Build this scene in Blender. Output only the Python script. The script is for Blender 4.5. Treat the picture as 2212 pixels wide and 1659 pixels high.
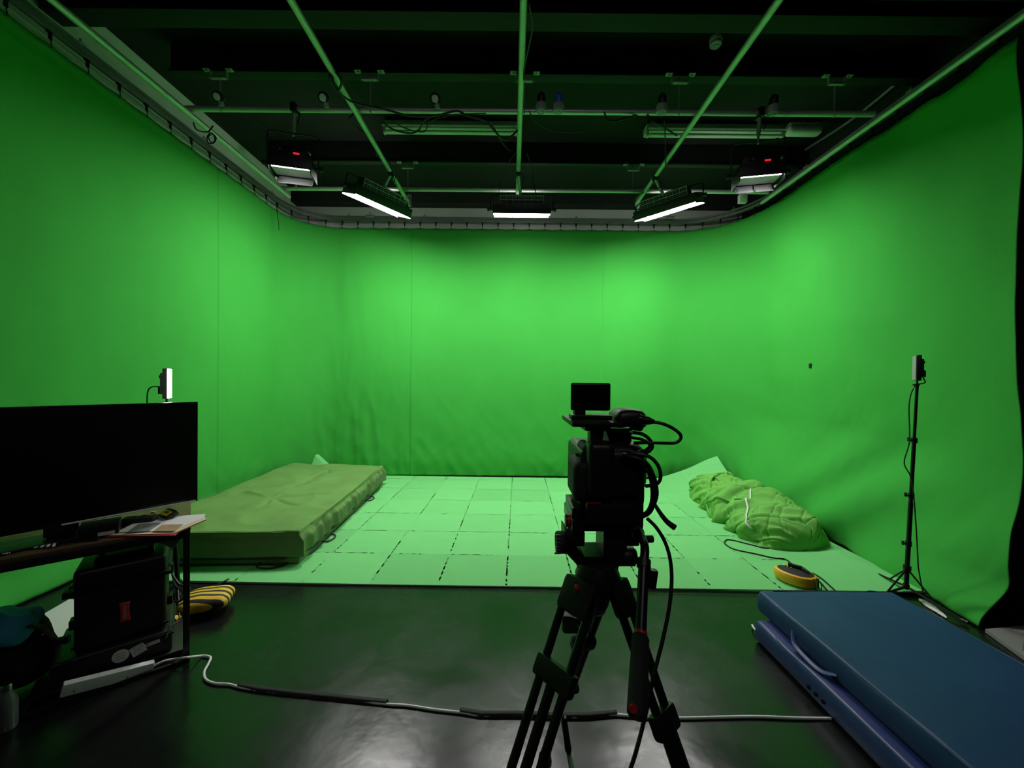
import bpy, bmesh, math, random
from mathutils import Vector, Matrix, noise
random.seed(7)
PI = math.pi
for o in list(bpy.data.objects): bpy.data.objects.remove(o)
SC = bpy.context.scene
COL = SC.collection

# ---------------------------------------------------------------- camera, world, exposure
F = 835.0; CX, CY = 1106.0, 829.5
PITCH, ROLL, CAMH = 0.0078, 0.010, 1.6
_f = Vector((0, math.cos(PITCH), -math.sin(PITCH)))
_r0 = Vector((1, 0, 0)); _u0 = Vector((0, math.sin(PITCH), math.cos(PITCH)))
_r = _r0*math.cos(ROLL) + _u0*math.sin(ROLL)
_u = -_r0*math.sin(ROLL) + _u0*math.cos(ROLL)
cam_d = bpy.data.cameras.new('camera'); cam = bpy.data.objects.new('camera', cam_d); COL.objects.link(cam)
cam_d.sensor_width = 36; cam_d.lens = 36*F/2212; cam_d.clip_start = 0.02; cam_d.clip_end = 100
mw = Matrix.Identity(4)
for i in range(3):
    mw[i][0] = _r[i]; mw[i][1] = _u[i]; mw[i][2] = -_f[i]
mw[2][3] = CAMH
cam.matrix_world = mw
SC.camera = cam
w = bpy.data.worlds.new('world'); SC.world = w; w.use_nodes = True
w.node_tree.nodes['Background'].inputs[0].default_value = (0.6, 0.65, 0.7, 1)
w.node_tree.nodes['Background'].inputs[1].default_value = 0.004
SC.view_settings.view_transform = 'Standard'; SC.view_settings.look = 'None'
SC.view_settings.exposure = 0.0; SC.view_settings.gamma = 1.0
SC.view_settings.use_curve_mapping = False
LAMP_MAIN = (158.0, 124.0, 162.0)     # back left, back centre, back right
LAMP_SIDE = (22.0, 24.0)
LAMP_LED = 25.0
# unseen fill light added high behind the viewer, standing in for other room lamps
wl_d = bpy.data.lights.new('fill_light', 'AREA'); wl_d.shape = 'RECTANGLE'; wl_d.size = 1.2; wl_d.size_y = 0.15
wl_d.energy = 12.0; wl_d.color = (1.0, 0.97, 0.97)
wl = bpy.data.objects.new('fill_light', wl_d); COL.objects.link(wl); wl.location = (0.2, -1.7, 4.45)
wl.rotation_euler = (math.radians(42), 0, 0)

def ray(px, py): return _f + _r*((px-CX)/F) + _u*((CY-py)/F)
def P(px, py, Y):                     # world point seen at px,py at depth Y
    d = ray(px, py); t = Y/d.y
    return Vector((d.x*t, Y, CAMH + d.z*t))
def G(px, py, z=0.0):                 # world point at px,py on the level z
    d = ray(px, py); t = (z-CAMH)/d.z
    return Vector((d.x*t, d.y*t, z))

# ---------------------------------------------------------------- materials
def mat(name, col, rough=0.5, metal=0.0, var=0.0, vscale=6.0, bump=0.0, bscale=40.0, emit=None, estr=0.0, spec=0.5, sheen=0.0, col2=None, stretch=(1,1,1), bdist=0.01):
    m = bpy.data.materials.new(name); m.use_nodes = True
    nt = m.node_tree; b = nt.nodes['Principled BSDF']
    b.inputs['Base Color'].default_value = (*col, 1); b.inputs['Roughness'].default_value = rough
    b.inputs['Metallic'].default_value = metal; b.inputs['Specular IOR Level'].default_value = spec
    if sheen: b.inputs['Sheen Weight'].default_value = sheen
    tc = nt.nodes.new('ShaderNodeTexCoord'); mp = nt.nodes.new('ShaderNodeMapping')
    nt.links.new(tc.outputs['Object'], mp.inputs[0]); mp.inputs['Scale'].default_value = stretch
    if var or col2:
        n = nt.nodes.new('ShaderNodeTexNoise'); n.inputs['Scale'].default_value = vscale; n.inputs['Detail'].default_value = 5
        nt.links.new(mp.outputs[0], n.inputs['Vector'])
        cr = nt.nodes.new('ShaderNodeValToRGB'); nt.links.new(n.outputs['Fac'], cr.inputs[0])
        c2 = col2 if col2 else tuple(min(1, c*(1+var)) for c in col)
        c1 = tuple(c*(1-var) for c in col)
        cr.color_ramp.elements[0].position = 0.3; cr.color_ramp.elements[0].color = (*c1, 1)
        cr.color_ramp.elements[1].position = 0.7; cr.color_ramp.elements[1].color = (*c2, 1)
        nt.links.new(cr.outputs[0], b.inputs['Base Color'])
    if bump:
        n = nt.nodes.new('ShaderNodeTexNoise'); n.inputs['Scale'].default_value = bscale; n.inputs['Detail'].default_value = 4
        nt.links.new(mp.outputs[0], n.inputs['Vector'])
        bp = nt.nodes.new('ShaderNodeBump'); bp.inputs['Strength'].default_value = bump; bp.inputs['Distance'].default_value = bdist
        nt.links.new(n.outputs['Fac'], bp.inputs['Height']); nt.links.new(bp.outputs[0], b.inputs['Normal'])
    if emit:
        b.inputs['Emission Color'].default_value = (*emit, 1); b.inputs['Emission Strength'].default_value = estr
    return m

M = {}
M['curtain'] = mat('chroma_fabric', (0.044, 0.345, 0.048), 0.85, var=0.04, vscale=1.3, bump=0.12, bscale=220, spec=0.1)
M['tileA'] = mat('foam_light', (0.172, 0.565, 0.188), 0.75, var=0.02, bump=0.15, bscale=300, spec=0.2)
M['tileB'] = mat('foam_mid', (0.163, 0.54, 0.178), 0.75, var=0.02, bump=0.15, bscale=300, spec=0.2)
M['tileC'] = mat('foam_dark', (0.152, 0.50, 0.165), 0.75, var=0.02, bump=0.15, bscale=300, spec=0.2)
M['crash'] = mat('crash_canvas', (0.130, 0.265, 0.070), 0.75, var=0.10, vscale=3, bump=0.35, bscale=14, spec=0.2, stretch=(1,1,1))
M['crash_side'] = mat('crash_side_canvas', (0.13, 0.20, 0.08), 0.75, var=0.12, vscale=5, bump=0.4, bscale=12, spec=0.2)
M['bundle'] = mat('bundle_cloth', (0.150, 0.42, 0.080), 0.8, var=0.08, vscale=4, bump=0.3, bscale=30, spec=0.15)
M['black'] = mat('black_plastic', (0.006, 0.006, 0.006), 0.45, bump=0.1, bscale=200)
M['blackmatte'] = mat('matte_black', (0.004, 0.004, 0.004), 0.8, spec=0.2)
M['blackmetal'] = mat('black_metal', (0.010, 0.010, 0.010), 0.35, metal=0.3, var=0.2)
M['rubber'] = mat('rubber', (0.008, 0.008, 0.008), 0.7, bump=0.5, bscale=500, bdist=0.002)
M['cable'] = mat('black_cable', (0.006, 0.006, 0.006), 0.5)
M['tv'] = mat('tv_screen', (0.0015, 0.0015, 0.0015), 0.5, spec=0.15)
M['tvbez'] = mat('tv_bezel', (0.006, 0.006, 0.006), 0.25)
M['silver'] = mat('silver_trim', (0.6, 0.6, 0.62), 0.25, metal=1.0)
M['pipe'] = mat('painted_pipe', (0.50, 0.52, 0.50), 0.42, metal=0.6, var=0.08, vscale=8)
M['rail'] = mat('track_alloy', (0.42, 0.44, 0.43), 0.35, metal=0.8, var=0.08)
M['grille'] = mat('grey_grille', (0.30, 0.30, 0.30), 0.6)
M['galv'] = mat('galvanised', (0.30, 0.31, 0.30), 0.5, metal=0.6, var=0.15)
M['white'] = mat('white_plastic', (0.72, 0.71, 0.72), 0.45, var=0.02)
M['whitecable'] = mat('white_cable', (0.80, 0.78, 0.78), 0.5)
M['paper'] = mat('paper', (0.75, 0.73, 0.72), 0.8, var=0.03)
M['cream'] = mat('cream_paper', (0.72, 0.62, 0.42), 0.8)
M['tan'] = mat('tan_paper', (0.42, 0.28, 0.16), 0.8, var=0.15, vscale=20)
M['greyprint'] = mat('grey_print', (0.20, 0.20, 0.19), 0.7, var=0.4, vscale=30)
M['redcard'] = mat('red_card', (0.55, 0.03, 0.04), 0.6)
M['red'] = mat('red_anodised', (0.50, 0.01, 0.02), 0.35)
M['yellow'] = mat('yellow_vinyl', (0.86, 0.45, 0.02), 0.5, var=0.05)
M['yellow2'] = mat('yellow_label', (0.85, 0.65, 0.02), 0.5)
M['blue'] = mat('blue_vinyl', (0.016, 0.046, 0.145), 0.48, var=0.08, vscale=4, bump=0.25, bscale=9, spec=0.35)
M['blueside'] = mat('blue_vinyl_side', (0.026, 0.042, 0.165), 0.42, var=0.08, vscale=4, bump=0.25, bscale=9)
M['jacket'] = mat('teal_jacket', (0.03, 0.24, 0.42), 0.7, var=0.2, vscale=9, bump=0.4, bscale=20)
M['bluecee'] = mat('blue_connector', (0.02, 0.12, 0.70), 0.4)
M['greycee'] = mat('grey_connector', (0.32, 0.33, 0.33), 0.5)
M['wallw'] = mat('pale_wall', (0.75, 0.75, 0.73), 0.8, var=0.06, vscale=2, bump=0.1, bscale=60)
M['wallb'] = mat('black_wall', (0.012, 0.013, 0.012), 0.8, var=0.15)
M['ceil'] = mat('dark_ceiling', (0.005, 0.006, 0.0055), 0.85, var=0.2, vscale=3)
M['beam'] = mat('dark_beam', (0.004, 0.005, 0.0045), 0.7, var=0.2)
M['wood'] = mat('brown_worktop', (0.10, 0.055, 0.032), 0.45, var=0.25, vscale=4, stretch=(1, 12, 12))
M['pod'] = mat('drop_cloth', (0.55, 0.60, 0.54), 0.8, bump=0.3, bscale=6)
M['flap'] = mat('white_reflector', (0.60, 0.58, 0.60), 0.5)
M['grey'] = mat('grey_leather', (0.16, 0.16, 0.17), 0.6, var=0.2, vscale=30)
M['strap'] = mat('pale_strap', (0.68, 0.70, 0.68), 0.6)
M['edge'] = mat('dark_edging', (0.012, 0.014, 0.012), 0.6)
for i, s in enumerate(LAMP_MAIN):
    M['em%d' % i] = mat('lamp_diffuser_%s' % 'abc'[i], (0.9, 0.9, 0.9), 0.5, emit=(1.0, 0.975, 0.955), estr=s)
for i, s in enumerate(LAMP_SIDE):
    M['es%d' % i] = mat('tube_diffuser_%s' % 'ab'[i], (0.9, 0.9, 0.9), 0.5, emit=(1.0, 0.96, 0.98), estr=s)
M['led'] = mat('led_face', (0.9, 0.9, 0.9), 0.5, emit=(1.0, 0.90, 0.84), estr=LAMP_LED)
M['rearglow'] = mat('added_rear_glow', (0.9, 0.9, 0.9), 0.5, emit=(1.0, 0.975, 0.955), estr=42.0)  # glow added behind the main lamps to brighten the wall above the curtain
M['redled'] = mat('red_readout', (0.4, 0.0, 0.0), 0.5, emit=(1.0, 0.02, 0.05), estr=0.8)

def floor_material():
    m = mat('black_stage_floor', (0.010, 0.011, 0.0105), 0.4)
    nt = m.node_tree; b = nt.nodes['Principled BSDF']; N = nt.nodes.new; L = nt.links.new
    tc = N('ShaderNodeTexCoord')
    def noise_n(scale, detail, st=(1,1,1), rot=0.0, dist=0.0):
        mp = N('ShaderNodeMapping'); L(tc.outputs['Object'], mp.inputs[0]); mp.inputs['Scale'].default_value = st; mp.inputs['Rotation'].default_value = (0,0,rot)
        n = N('ShaderNodeTexNoise'); n.inputs['Scale'].default_value = scale; n.inputs['Detail'].default_value = detail; n.inputs['Distortion'].default_value = dist
        L(mp.outputs[0], n.inputs['Vector']); return n
    def ramp(src, a, bpos, c0, c1):
        r = N('ShaderNodeValToRGB'); L(src, r.inputs[0]); r.color_ramp.elements[0].position = a; r.color_ramp.elements[1].position = bpos
        r.color_ramp.elements[0].color = c0; r.color_ramp.elements[1].color = c1; return r
    big = noise_n(1.6, 6); base = ramp(big.outputs['Fac'], 0.3, 0.75, (0.004,0.0045,0.0042,1), (0.009,0.010,0.0095,1))
    scr = noise_n(3.0, 2, (1, 22, 1), 0.5); s1 = ramp(scr.outputs['Fac'], 0.735, 0.76, (0,0,0,1), (1,1,1,1))
    scr2 = noise_n(2.5, 2, (18, 1, 1), 0.35, 0.4); s2 = ramp(scr2.outputs['Fac'], 0.745, 0.765, (0,0,0,1), (1,1,1,1))
    spk = noise_n(60, 1); s3 = ramp(spk.outputs['Fac'], 0.80, 0.82, (0,0,0,1), (1,1,1,1))
    a1 = N('ShaderNodeMath'); a1.operation = 'MAXIMUM'; L(s1.outputs[0], a1.inputs[0]); L(s2.outputs[0], a1.inputs[1])
    a2 = N('ShaderNodeMath'); a2.operation = 'MAXIMUM'; L(a1.outputs[0], a2.inputs[0]); L(s3.outputs[0], a2.inputs[1])
    mk = N('ShaderNodeMath'); mk.operation = 'MULTIPLY'; L(a2.outputs[0], mk.inputs[0]); mk.inputs[1].default_value = 0.5
    mx = N('ShaderNodeMixRGB'); L(mk.outputs[0], mx.inputs[0]); L(base.outputs[0], mx.inputs[1]); mx.inputs[2].default_value = (0.05,0.055,0.052,1)
    L(mx.outputs[0], b.inputs['Base Color'])
    rn = noise_n(2.2, 8, (1,1,1), 0, 0.6); rr = ramp(rn.outputs['Fac'], 0.3, 0.72, (0.19,0.19,0.19,1), (0.33,0.33,0.33,1)); L(rr.outputs[0], b.inputs['Roughness'])
    bn = noise_n(3.0, 4); bp = N('ShaderNodeBump'); bp.inputs['Strength'].default_value = 0.25; bp.inputs['Distance'].default_value = 0.02
    L(bn.outputs['Fac'], bp.inputs['Height']); L(bp.outputs[0], b.inputs['Normal'])
    return m
M['floor'] = floor_material()

def stripe_material(name, c0, c1, scale, rot):
    m = mat(name, c0, 0.6); nt = m.node_tree; b = nt.nodes['Principled BSDF']; N = nt.nodes.new; L = nt.links.new
    tc = N('ShaderNodeTexCoord'); mp = N('ShaderNodeMapping'); mp.inputs['Rotation'].default_value = rot
    L(tc.outputs['Object'], mp.inputs[0])
    wv = N('ShaderNodeTexWave'); wv.inputs['Scale'].default_value = scale; wv.inputs['Distortion'].default_value = 0.6; wv.inputs['Detail'].default_value = 0
    L(mp.outputs[0], wv.inputs['Vector'])
    r = N('ShaderNodeValToRGB'); r.color_ramp.interpolation = 'CONSTANT'; L(wv.outputs['Fac'], r.inputs[0])
    r.color_ramp.elements[0].color = (*c1, 1); r.color_ramp.elements[1].position = 0.42; r.color_ramp.elements[1].color = (*c0, 1)
    L(r.outputs[0], b.inputs['Base Color']); return m
M['hazard'] = stripe_material('hazard_stripes', (0.80, 0.50, 0.04), (0.015, 0.015, 0.012), 6.5, (0.0, 0.0, 1.35))

# ---------------------------------------------------------------- mesh builder
def rotz(a): return Matrix.Rotation(a, 4, 'Z')
class MB:
    def __init__(s, xf=None): s.bm = bmesh.new(); s.xf = xf
    def _merge(s, t):
        if s.xf is not None: t.transform(s.xf)
        me = bpy.data.meshes.new('tmp'); t.to_mesh(me); t.free(); s.bm.from_mesh(me); bpy.data.meshes.remove(me); return s
    def box(s, c, size, bev=0.0, rot=None, seg=2, taper=None):
        t = bmesh.new(); bmesh.ops.create_cube(t, size=1)
        for v in t.verts:
            k = 1.0
            if taper and v.co.z > 0: k = taper
            v.co = Vector((v.co.x*size[0]*k, v.co.y*size[1]*k, v.co.z*size[2]))
        if bev: bmesh.ops.bevel(t, geom=list(t.edges), offset=bev, segments=seg, affect='EDGES', profile=0.6)
        if rot is not None: t.transform(rot)
        t.transform(Matrix.Translation(Vector(c))); return s._merge(t)
    def cyl(s, a, b, r, r2=None, n=16, bev=0.0):
        a = Vector(a); b = Vector(b); d = b-a
        if r2 is None: r2 = r
        t = bmesh.new(); bmesh.ops.create_cone(t, cap_ends=True, segments=n, radius1=r, radius2=r2, depth=d.length)
        if bev:
            es = [e for e in t.edges if abs(e.verts[0].co.z-e.verts[1].co.z) < 1e-6]
            bmesh.ops.bevel(t, geom=es, offset=bev, segments=2, affect='EDGES')
        t.transform(Matrix.Translation((a+b)/2) @ d.to_track_quat('Z', 'Y').to_matrix().to_4x4()); return s._merge(t)
    def lathe(s, a, b, prof, n=24):           # prof: list of (t along a-b in metres, radius)
        a = Vector(a); b = Vector(b); q = (b-a).to_track_quat('Z', 'Y').to_matrix().to_4x4()
        t = bmesh.new(); rings = []
        for z, r in prof: rings.append([t.verts.new((r*math.cos(2*PI*i/n), r*math.sin(2*PI*i/n), z)) for i in range(n)])
        for k in range(len(rings)-1):
            for i in range(n): t.faces.new((rings[k][i], rings[k][(i+1)%n], rings[k+1][(i+1)%n], rings[k+1][i]))
        t.faces.new(rings[0][::-1]); t.faces.new(rings[-1])
        t.transform(Matrix.Translation(a) @ q); return s._merge(t)
    def tube(s, pts, r, n=8, smooth=True, sub=6, flat=None):
        pts = [Vector(p) for p in pts]
        if smooth and len(pts) > 2:
            q = []
            for i in range(len(pts)-1):
                p0 = pts[max(i-1,0)]; p1 = pts[i]; p2 = pts[i+1]; p3 = pts[min(i+2, len(pts)-1)]
                for k in range(sub):
                    t = k/sub
                    q.append(0.5*((2*p1)+(-p0+p2)*t+(2*p0-5*p1+4*p2-p3)*t*t+(-p0+3*p1-3*p2+p3)*t**3))
            q.append(pts[-1]); pts = q
        t = bmesh.new(); rings = []; up = None
        for i, p in enumerate(pts):
            d = (pts[min(i+1, len(pts)-1)] - pts[max(i-1,0)])
            if d.length < 1e-9: d = Vector((0,0,1))
            d.normalize()
            if up is None:
                up = Vector((0,0,1)) if abs(d.z) < 0.9 else Vector((1,0,0))
            up = (up - d*up.dot(d)); up.normalize(); side = d.cross(up)
            rr = r(i/(len(pts)-1)) if callable(r) else r
            rings.append([t.verts.new(p + side*math.cos(2*PI*k/n)*rr + up*math.sin(2*PI*k/n)*rr*(flat or 1)) for k in range(n)])
        for k in range(len(rings)-1):
            for i in range(n): t.faces.new((rings[k][i], rings[k][(i+1)%n], rings[k+1][(i+1)%n], rings[k+1][i]))
        t.faces.new(rings[0][::-1]); t.faces.new(rings[-1]); return s._merge(t)
    def poly(s, pts, th, n=None):             # planar outline given thickness along its normal
        pts = [Vector(p) for p in pts]
        if n is None: n = (pts[1]-pts[0]).cross(pts[2]-pts[1]).normalized()
        t = bmesh.new(); a = [t.verts.new(p) for p in pts]; b = [t.verts.new(p+Vector(n)*th) for p in pts]; m = len(pts)
        t.faces.new(a[::-1]); t.faces.new(b)
        for i in range(m): t.faces.new((a[i], a[(i+1)%m], b[(i+1)%m], b[i]))
        bmesh.ops.recalc_face_normals(t, faces=t.faces); return s._merge(t)
    def grid(s, nu, nv, fn, closed=False, uclosed=False):
        t = bmesh.new(); V = [[t.verts.new(fn(i/(nu-(0 if uclosed else 1)), j/(nv-1))) for j in range(nv)] for i in range(nu)]
        for i in range(nu if uclosed else nu-1):
            for j in range(nv-1): t.faces.new((V[i][j], V[(i+1)%nu][j], V[(i+1)%nu][j+1], V[i][j+1]))
        return s._merge(t)
    def soft(s, size, r, disp=None, n=(10,10,4), m=None):   # rounded soft box centred on the origin
        hx, hy, hz = [k/2 for k in size]
        def axis(h, k):
            a = [-h, -h+r*0.15, -h+r*0.4, -h+r*0.7] ; inner = [(-h+r)+(2*h-2*r)*i/k for i in range(k+1)]
            return a + inner + [-x for x in a[::-1]]
        X, Y, Z = axis(hx, n[0]), axis(hy, n[1]), axis(hz, n[2])
        t = bmesh.new(); D = {}
        def V(i, j, k):
            if (i,j,k) not in D:
                p = Vector((X[i], Y[j], Z[k])); c = Vector((max(-hx+r, min(hx-r, p.x)), max(-hy+r, min(hy-r, p.y)), max(-hz+r, min(hz-r, p.z))))
                d = p-c
                if d.length > 1e-9: p = c + d.normalized()*r
                if disp: p = disp(p)
                D[(i,j,k)] = t.verts.new(p)
            return D[(i,j,k)]
        I, J, K = len(X)-1, len(Y)-1, len(Z)-1
        for i in range(I):
            for j in range(J):
                t.faces.new((V(i,j,0), V(i,j+1,0), V(i+1,j+1,0), V(i+1,j,0))); t.faces.new((V(i,j,K), V(i+1,j,K), V(i+1,j+1,K), V(i,j+1,K)))
        for i in range(I):
            for k in range(K):
                t.faces.new((V(i,0,k), V(i+1,0,k), V(i+1,0,k+1), V(i,0,k+1))); t.faces.new((V(i,J,k), V(i,J,k+1), V(i+1,J,k+1), V(i+1,J,k)))
        for j in range(J):
            for k in range(K):
                t.faces.new((V(0,j,k), V(0,j,k+1), V(0,j+1,k+1), V(0,j+1,k))); t.faces.new((V(I,j,k), V(I,j+1,k), V(I,j+1,k+1), V(I,j,k+1)))
        if m is not None: t.transform(m)
        return s._merge(t)
    def build(s, name, m, parent=None, angle=40, origin=None):
        me = bpy.data.meshes.new(name)
        off = Vector((0,0,0)); p = parent
        while p is not None: off = off + p.location; p = p.parent
        loc = Vector((0,0,0))
        if parent is None:
            if origin is None:
                bb = [v.co for v in s.bm.verts]; mn = [min(c[i] for c in bb) for i in range(3)]; mxx = [max(c[i] for c in bb) for i in range(3)]
                origin = ((mn[0]+mxx[0])/2, (mn[1]+mxx[1])/2, mn[2])
            loc = Vector(origin); off = loc
        s.bm.transform(Matrix.Translation(-off)); s.bm.to_mesh(me); s.bm.free()
        me.materials.append(M[m] if isinstance(m, str) else m)
        for p_ in me.polygons: p_.use_smooth = True
        me.set_sharp_from_angle(angle=math.radians(angle))
        o = bpy.data.objects.new(name, me); COL.objects.link(o); o.location = loc
        if parent is not None: o.parent = parent
        return o
def thing(name, label, cat, loc, group=None):
    o = bpy.data.objects.new(name, None); COL.objects.link(o); o.location = Vector(loc); o.empty_display_size = 0.05
    o['label'] = label; o['category'] = cat
    if group: o['group'] = group
    return o
def tag(o, label, cat, group=None, kind=None):
    o['label'] = label; o['category'] = cat
    if group: o['group'] = group
    if kind: o['kind'] = kind
    return o
def struct(o, label=None):
    o['kind'] = 'structure'
    if label: o['label'] = label
    return o
def sm(x): x = max(0.0, min(1.0, x)); return x*x*(3-2*x)
def nz(x, y, z=0.0): return noise.noise(Vector((x, y, z)))

# ---------------------------------------------------------------- the room
XL, XR, YB, ZC = -3.66, 3.86, 6.56, 4.72
struct(MB().box((0.1, 2.3, -0.05), (7.9, 8.9, 0.1)).build('floor', 'floor', origin=(0,0,0)), 'scuffed glossy black studio floor')
struct(MB().box((0.1, 2.3, ZC+0.05), (7.9, 8.9, 0.1)).build('ceiling', 'ceil'), 'dark studio ceiling')
struct(MB().box((XL-0.05, 2.3, ZC/2), (0.1, 8.9, ZC)).build('wall_left', 'wallw'), 'pale wall showing above the green curtain on the left')
struct(MB().box((XR+0.05, 2.3, ZC/2), (0.1, 8.9, ZC)).build('wall_right', 'wallb'), 'black wall behind the curtain on the right')
struct(MB().box((0.1, YB+0.05, ZC/2), (7.9, 0.1, ZC)).build('wall_back', 'wallw'), 'pale wall showing above the back curtain')
struct(MB().box((0.1, -2.1, ZC/2), (7.9, 0.1, ZC)).build('wall_front', 'wallb'), 'black wall behind the viewer')
struct(MB().box((0.1, YB-0.10, 4.62), (XR-XL, 0.19, 0.22)).build('trim_1', 'wallb'), 'black bulkhead along the top of the back wall')
# ceiling beams running across the room
for i, (y0, y1, z0) in enumerate(((2.98, 3.14, 4.42), (2.70, 2.86, 4.42), (3.60, 3.70, 4.44), (5.06, 5.14, 4.44), (1.3, 1.5, 4.42))):
    xa = XL+0.01 if i in (0, 1, 4) else -3.22; xm, xw = (xa+XR-0.01)/2, XR-0.01-xa
    b = MB(); b.box((xm, (y0+y1)/2, z0+0.012), (xw, y1-y0, 0.024), 0.004); b.box((xm, (y0+y1)/2, (z0+ZC)/2), (xw, 0.03, ZC-z0-0.01))
    struct(b.build('trim_%d' % (i+2), 'beam'), 'dark steel beam crossing the ceiling')
b = MB(); b.tube([P(1712, 352, 5.3), P(1712, 345, 5.32)+Vector((0,0,0.02)), P(1835, 262, 4.42), P(1965, 158, 3.75), P(1985, 150, 3.66)], 0.016, sub=4)
tag(b.build('wall_conduit', 'galv'), 'dull grey conduit pipe along the top of the right wall', 'conduit')

# ---------------------------------------------------------------- curtain and its track
TL, TR, TB, RL, RR = -3.52, 3.63, 6.40, 0.70, 1.00
Y0L, Y0R = 0.25, 2.79
segs = []
LA = (TB-RL) - Y0L; LARC = RL*PI/2; LB = (TR-RR)-(TL+RL); RARC = RR*PI/2; LC_ = (TB-RR)-Y0R
STOT = LA+LARC+LB+RARC+LC_
def path(s):                          # position and inward normal at arc length s
    if s <= LA: return Vector((TL, Y0L+s, 0)), Vector((1,0,0))
    s -= LA
    if s <= LARC:
        a = s/RL; c = Vector((TL+RL, TB-RL, 0)); d = Vector((-math.cos(a), math.sin(a), 0)); return c+d*RL, -d
    s -= LARC
    if s <= LB: return Vector((TL+RL+s, TB, 0)), Vector((0,-1,0))
    s -= LB
    if s <= RARC:
        a = s/RR; c = Vector((TR-RR, TB-RR, 0)); d = Vector((math.sin(a), math.cos(a), 0)); return c+d*RR, -d
    s -= RARC
    return Vector((TR, TB-RR-s, 0)), Vector((-1,0,0))
SB0 = LA+LARC; SB1 = SB0+LB; SR0 = SB1+RARC
ZT = 4.11
seams = [4.62-Y0L, SB0+(-1.67-(TL+RL)), SB0+(1.49-(TL+RL)), SR0+((TB-RR)-4.9)]
def curtain_point(s, z):
    p, n = path(s)
    e = (s-(STOT-1.5))/1.5                                   # 0..1 over the last stretch on the right
    d = 0.012*nz(s*1.1, z*0.5, 3.1) + 0.004*nz(s*5, z*1.4, 9.0)
    low = 1-min(1, z/4.1)
    wb = math.exp(-((s-(SB0+0.35))/0.75)**2)                 # wrinkled stretch, back left
    r1 = abs(nz(s*5.5+0.5*z, z*0.8, 1.7)); r2 = abs(nz(s*9-0.9*z, z*1.2, 5.7))
    d += wb*(0.018*low)*(1-r1*2.2) + 0.005*low*wb*(1-r2*3)
    wl = low**3
    d += 0.010*wl*(1-2.5*abs(nz(s*4.0+z*2.2, z*2.0, 7.7))) + 0.006*wl*(1-2.5*abs(nz(s*7.0-z*3.2, z*3.0, 2.2)))
    for k, sd in enumerate(seams):                           # overlapping sewn panels
        t = s-sd
        if 0 <= t < 0.35: d += 0.007*(1-t/0.35)
    # right side: cloth falls loosely, the foot is drawn into the room
    if s > SB1+0.2:
        k = sm((s-(SB1+0.2))/1.6)
        d += k*(0.42-0.14*sm((s-(STOT-1.0))/1.0))*sm((1.15-z)/1.15)
        d += k*0.035*math.sin((s*1.0+z*0.85)*4.6 + 1.2*nz(s, z*0.7, 4.4))*(0.25+0.75*sm((z-2.2)/1.6)) * (0.35+0.65*sm(e+0.5))
        d += k*0.05*math.sin((z*1.5-s*1.3)*5.5 + nz(s*1.3, z, 6.1))*sm((1.5-z)/1.3)*sm(e+0.6)*(1-0.8*sm((s-(STOT-1.0))/1.0))
        d += k*0.012*nz(s*2.5+z, z*2.5, 8.8)
    kl = sm((LA-s)/1.5)
    d += kl*0.10*sm((0.25-z)/0.25) - 0.03*sm((0.3-z)/0.3)*(1-kl)
    q = p + n*d
    if s > STOT-1.0 and z < 2.5:                              # free edge leans
        kk = sm((s-(STOT-1.0))/1.0); q.y -= kk*0.26*max(0.0, (2.3-z)/2.3)**2; q.x -= kk*0.24*sm((0.28-z)/0.28); q.x -= kk*0.05*max(0.0, (2.3-z)/2.3)
    q.z = z
    return q
ss = [i*0.03 for i in range(int(STOT/0.03)+1)] + [STOT]
for sd in seams: ss += [sd-0.004, sd, sd+0.002]
ss = sorted(ss)
HOOK = 0.257
hooks = []
k = 0.12
while k < STOT-0.02: hooks.append(k); k += HOOK
def ztop(s):
    u = (s-0.12)/HOOK; f = u-math.floor(u)
    z = ZT - 0.010*math.sin(PI*f)
    e = s-(STOT-0.75)
    if e > 0: z -= 0.05*math.sin(PI*e/0.75)**2
    return z
NZ = 96
t = bmesh.new(); rows = []
for s in ss:
    col = []
    zt = ztop(s)
    for j in range(NZ+1):
        v = j/NZ; z = 0.012 + (zt-0.012)*(v**1.15)
        col.append(t.verts.new(curtain_point(s, z)))
    rows.append(col)
for i in range(len(rows)-1):
    for j in range(NZ): t.faces.new((rows[i][j], rows[i+1][j], rows[i+1][j+1], rows[i][j+1]))
curt = thing('chroma_curtain', 'bright green chroma key curtain hung round three sides of the studio', 'curtain', (0, TB, 0))
c = MB(); c.bm.free(); c.bm = t
fab = c.build('fabric', 'curtain', curt, angle=80)
sol = fab.modifiers.new('thickness', 'SOLIDIFY'); sol.thickness = 0.003; sol.offset = 0
ZR = 4.235
for s in hooks:
    p, n = path(s); tdir = Vector((-n.y, n.x, 0)); q = curtain_point(s, ZT); q0 = Vector((p.x, p.y, ZR-0.03))
    b = MB(); b.box(q0, (0.03, 0.03, 0.022), 0.004, rotz(math.atan2(tdir.y, tdir.x)))
    b.box((p.x+n.x*0.005, p.y+n.y*0.005, ZR-0.065), (0.022, 0.012, 0.055), 0.003, rotz(math.atan2(tdir.y, tdir.x)))
    b.tube([Vector((p.x, p.y, ZR-0.08))+n*0.006, Vector((p.x, p.y, ZT+0.01))+n*0.012, Vector((q.x, q.y, ZT-0.018))+n*0.014, Vector((q.x, q.y, ZT-0.03))+n*0.004], 0.0035, n=6, sub=3)
    b.build('hook', 'blackmetal', curt)
b = MB()
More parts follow.
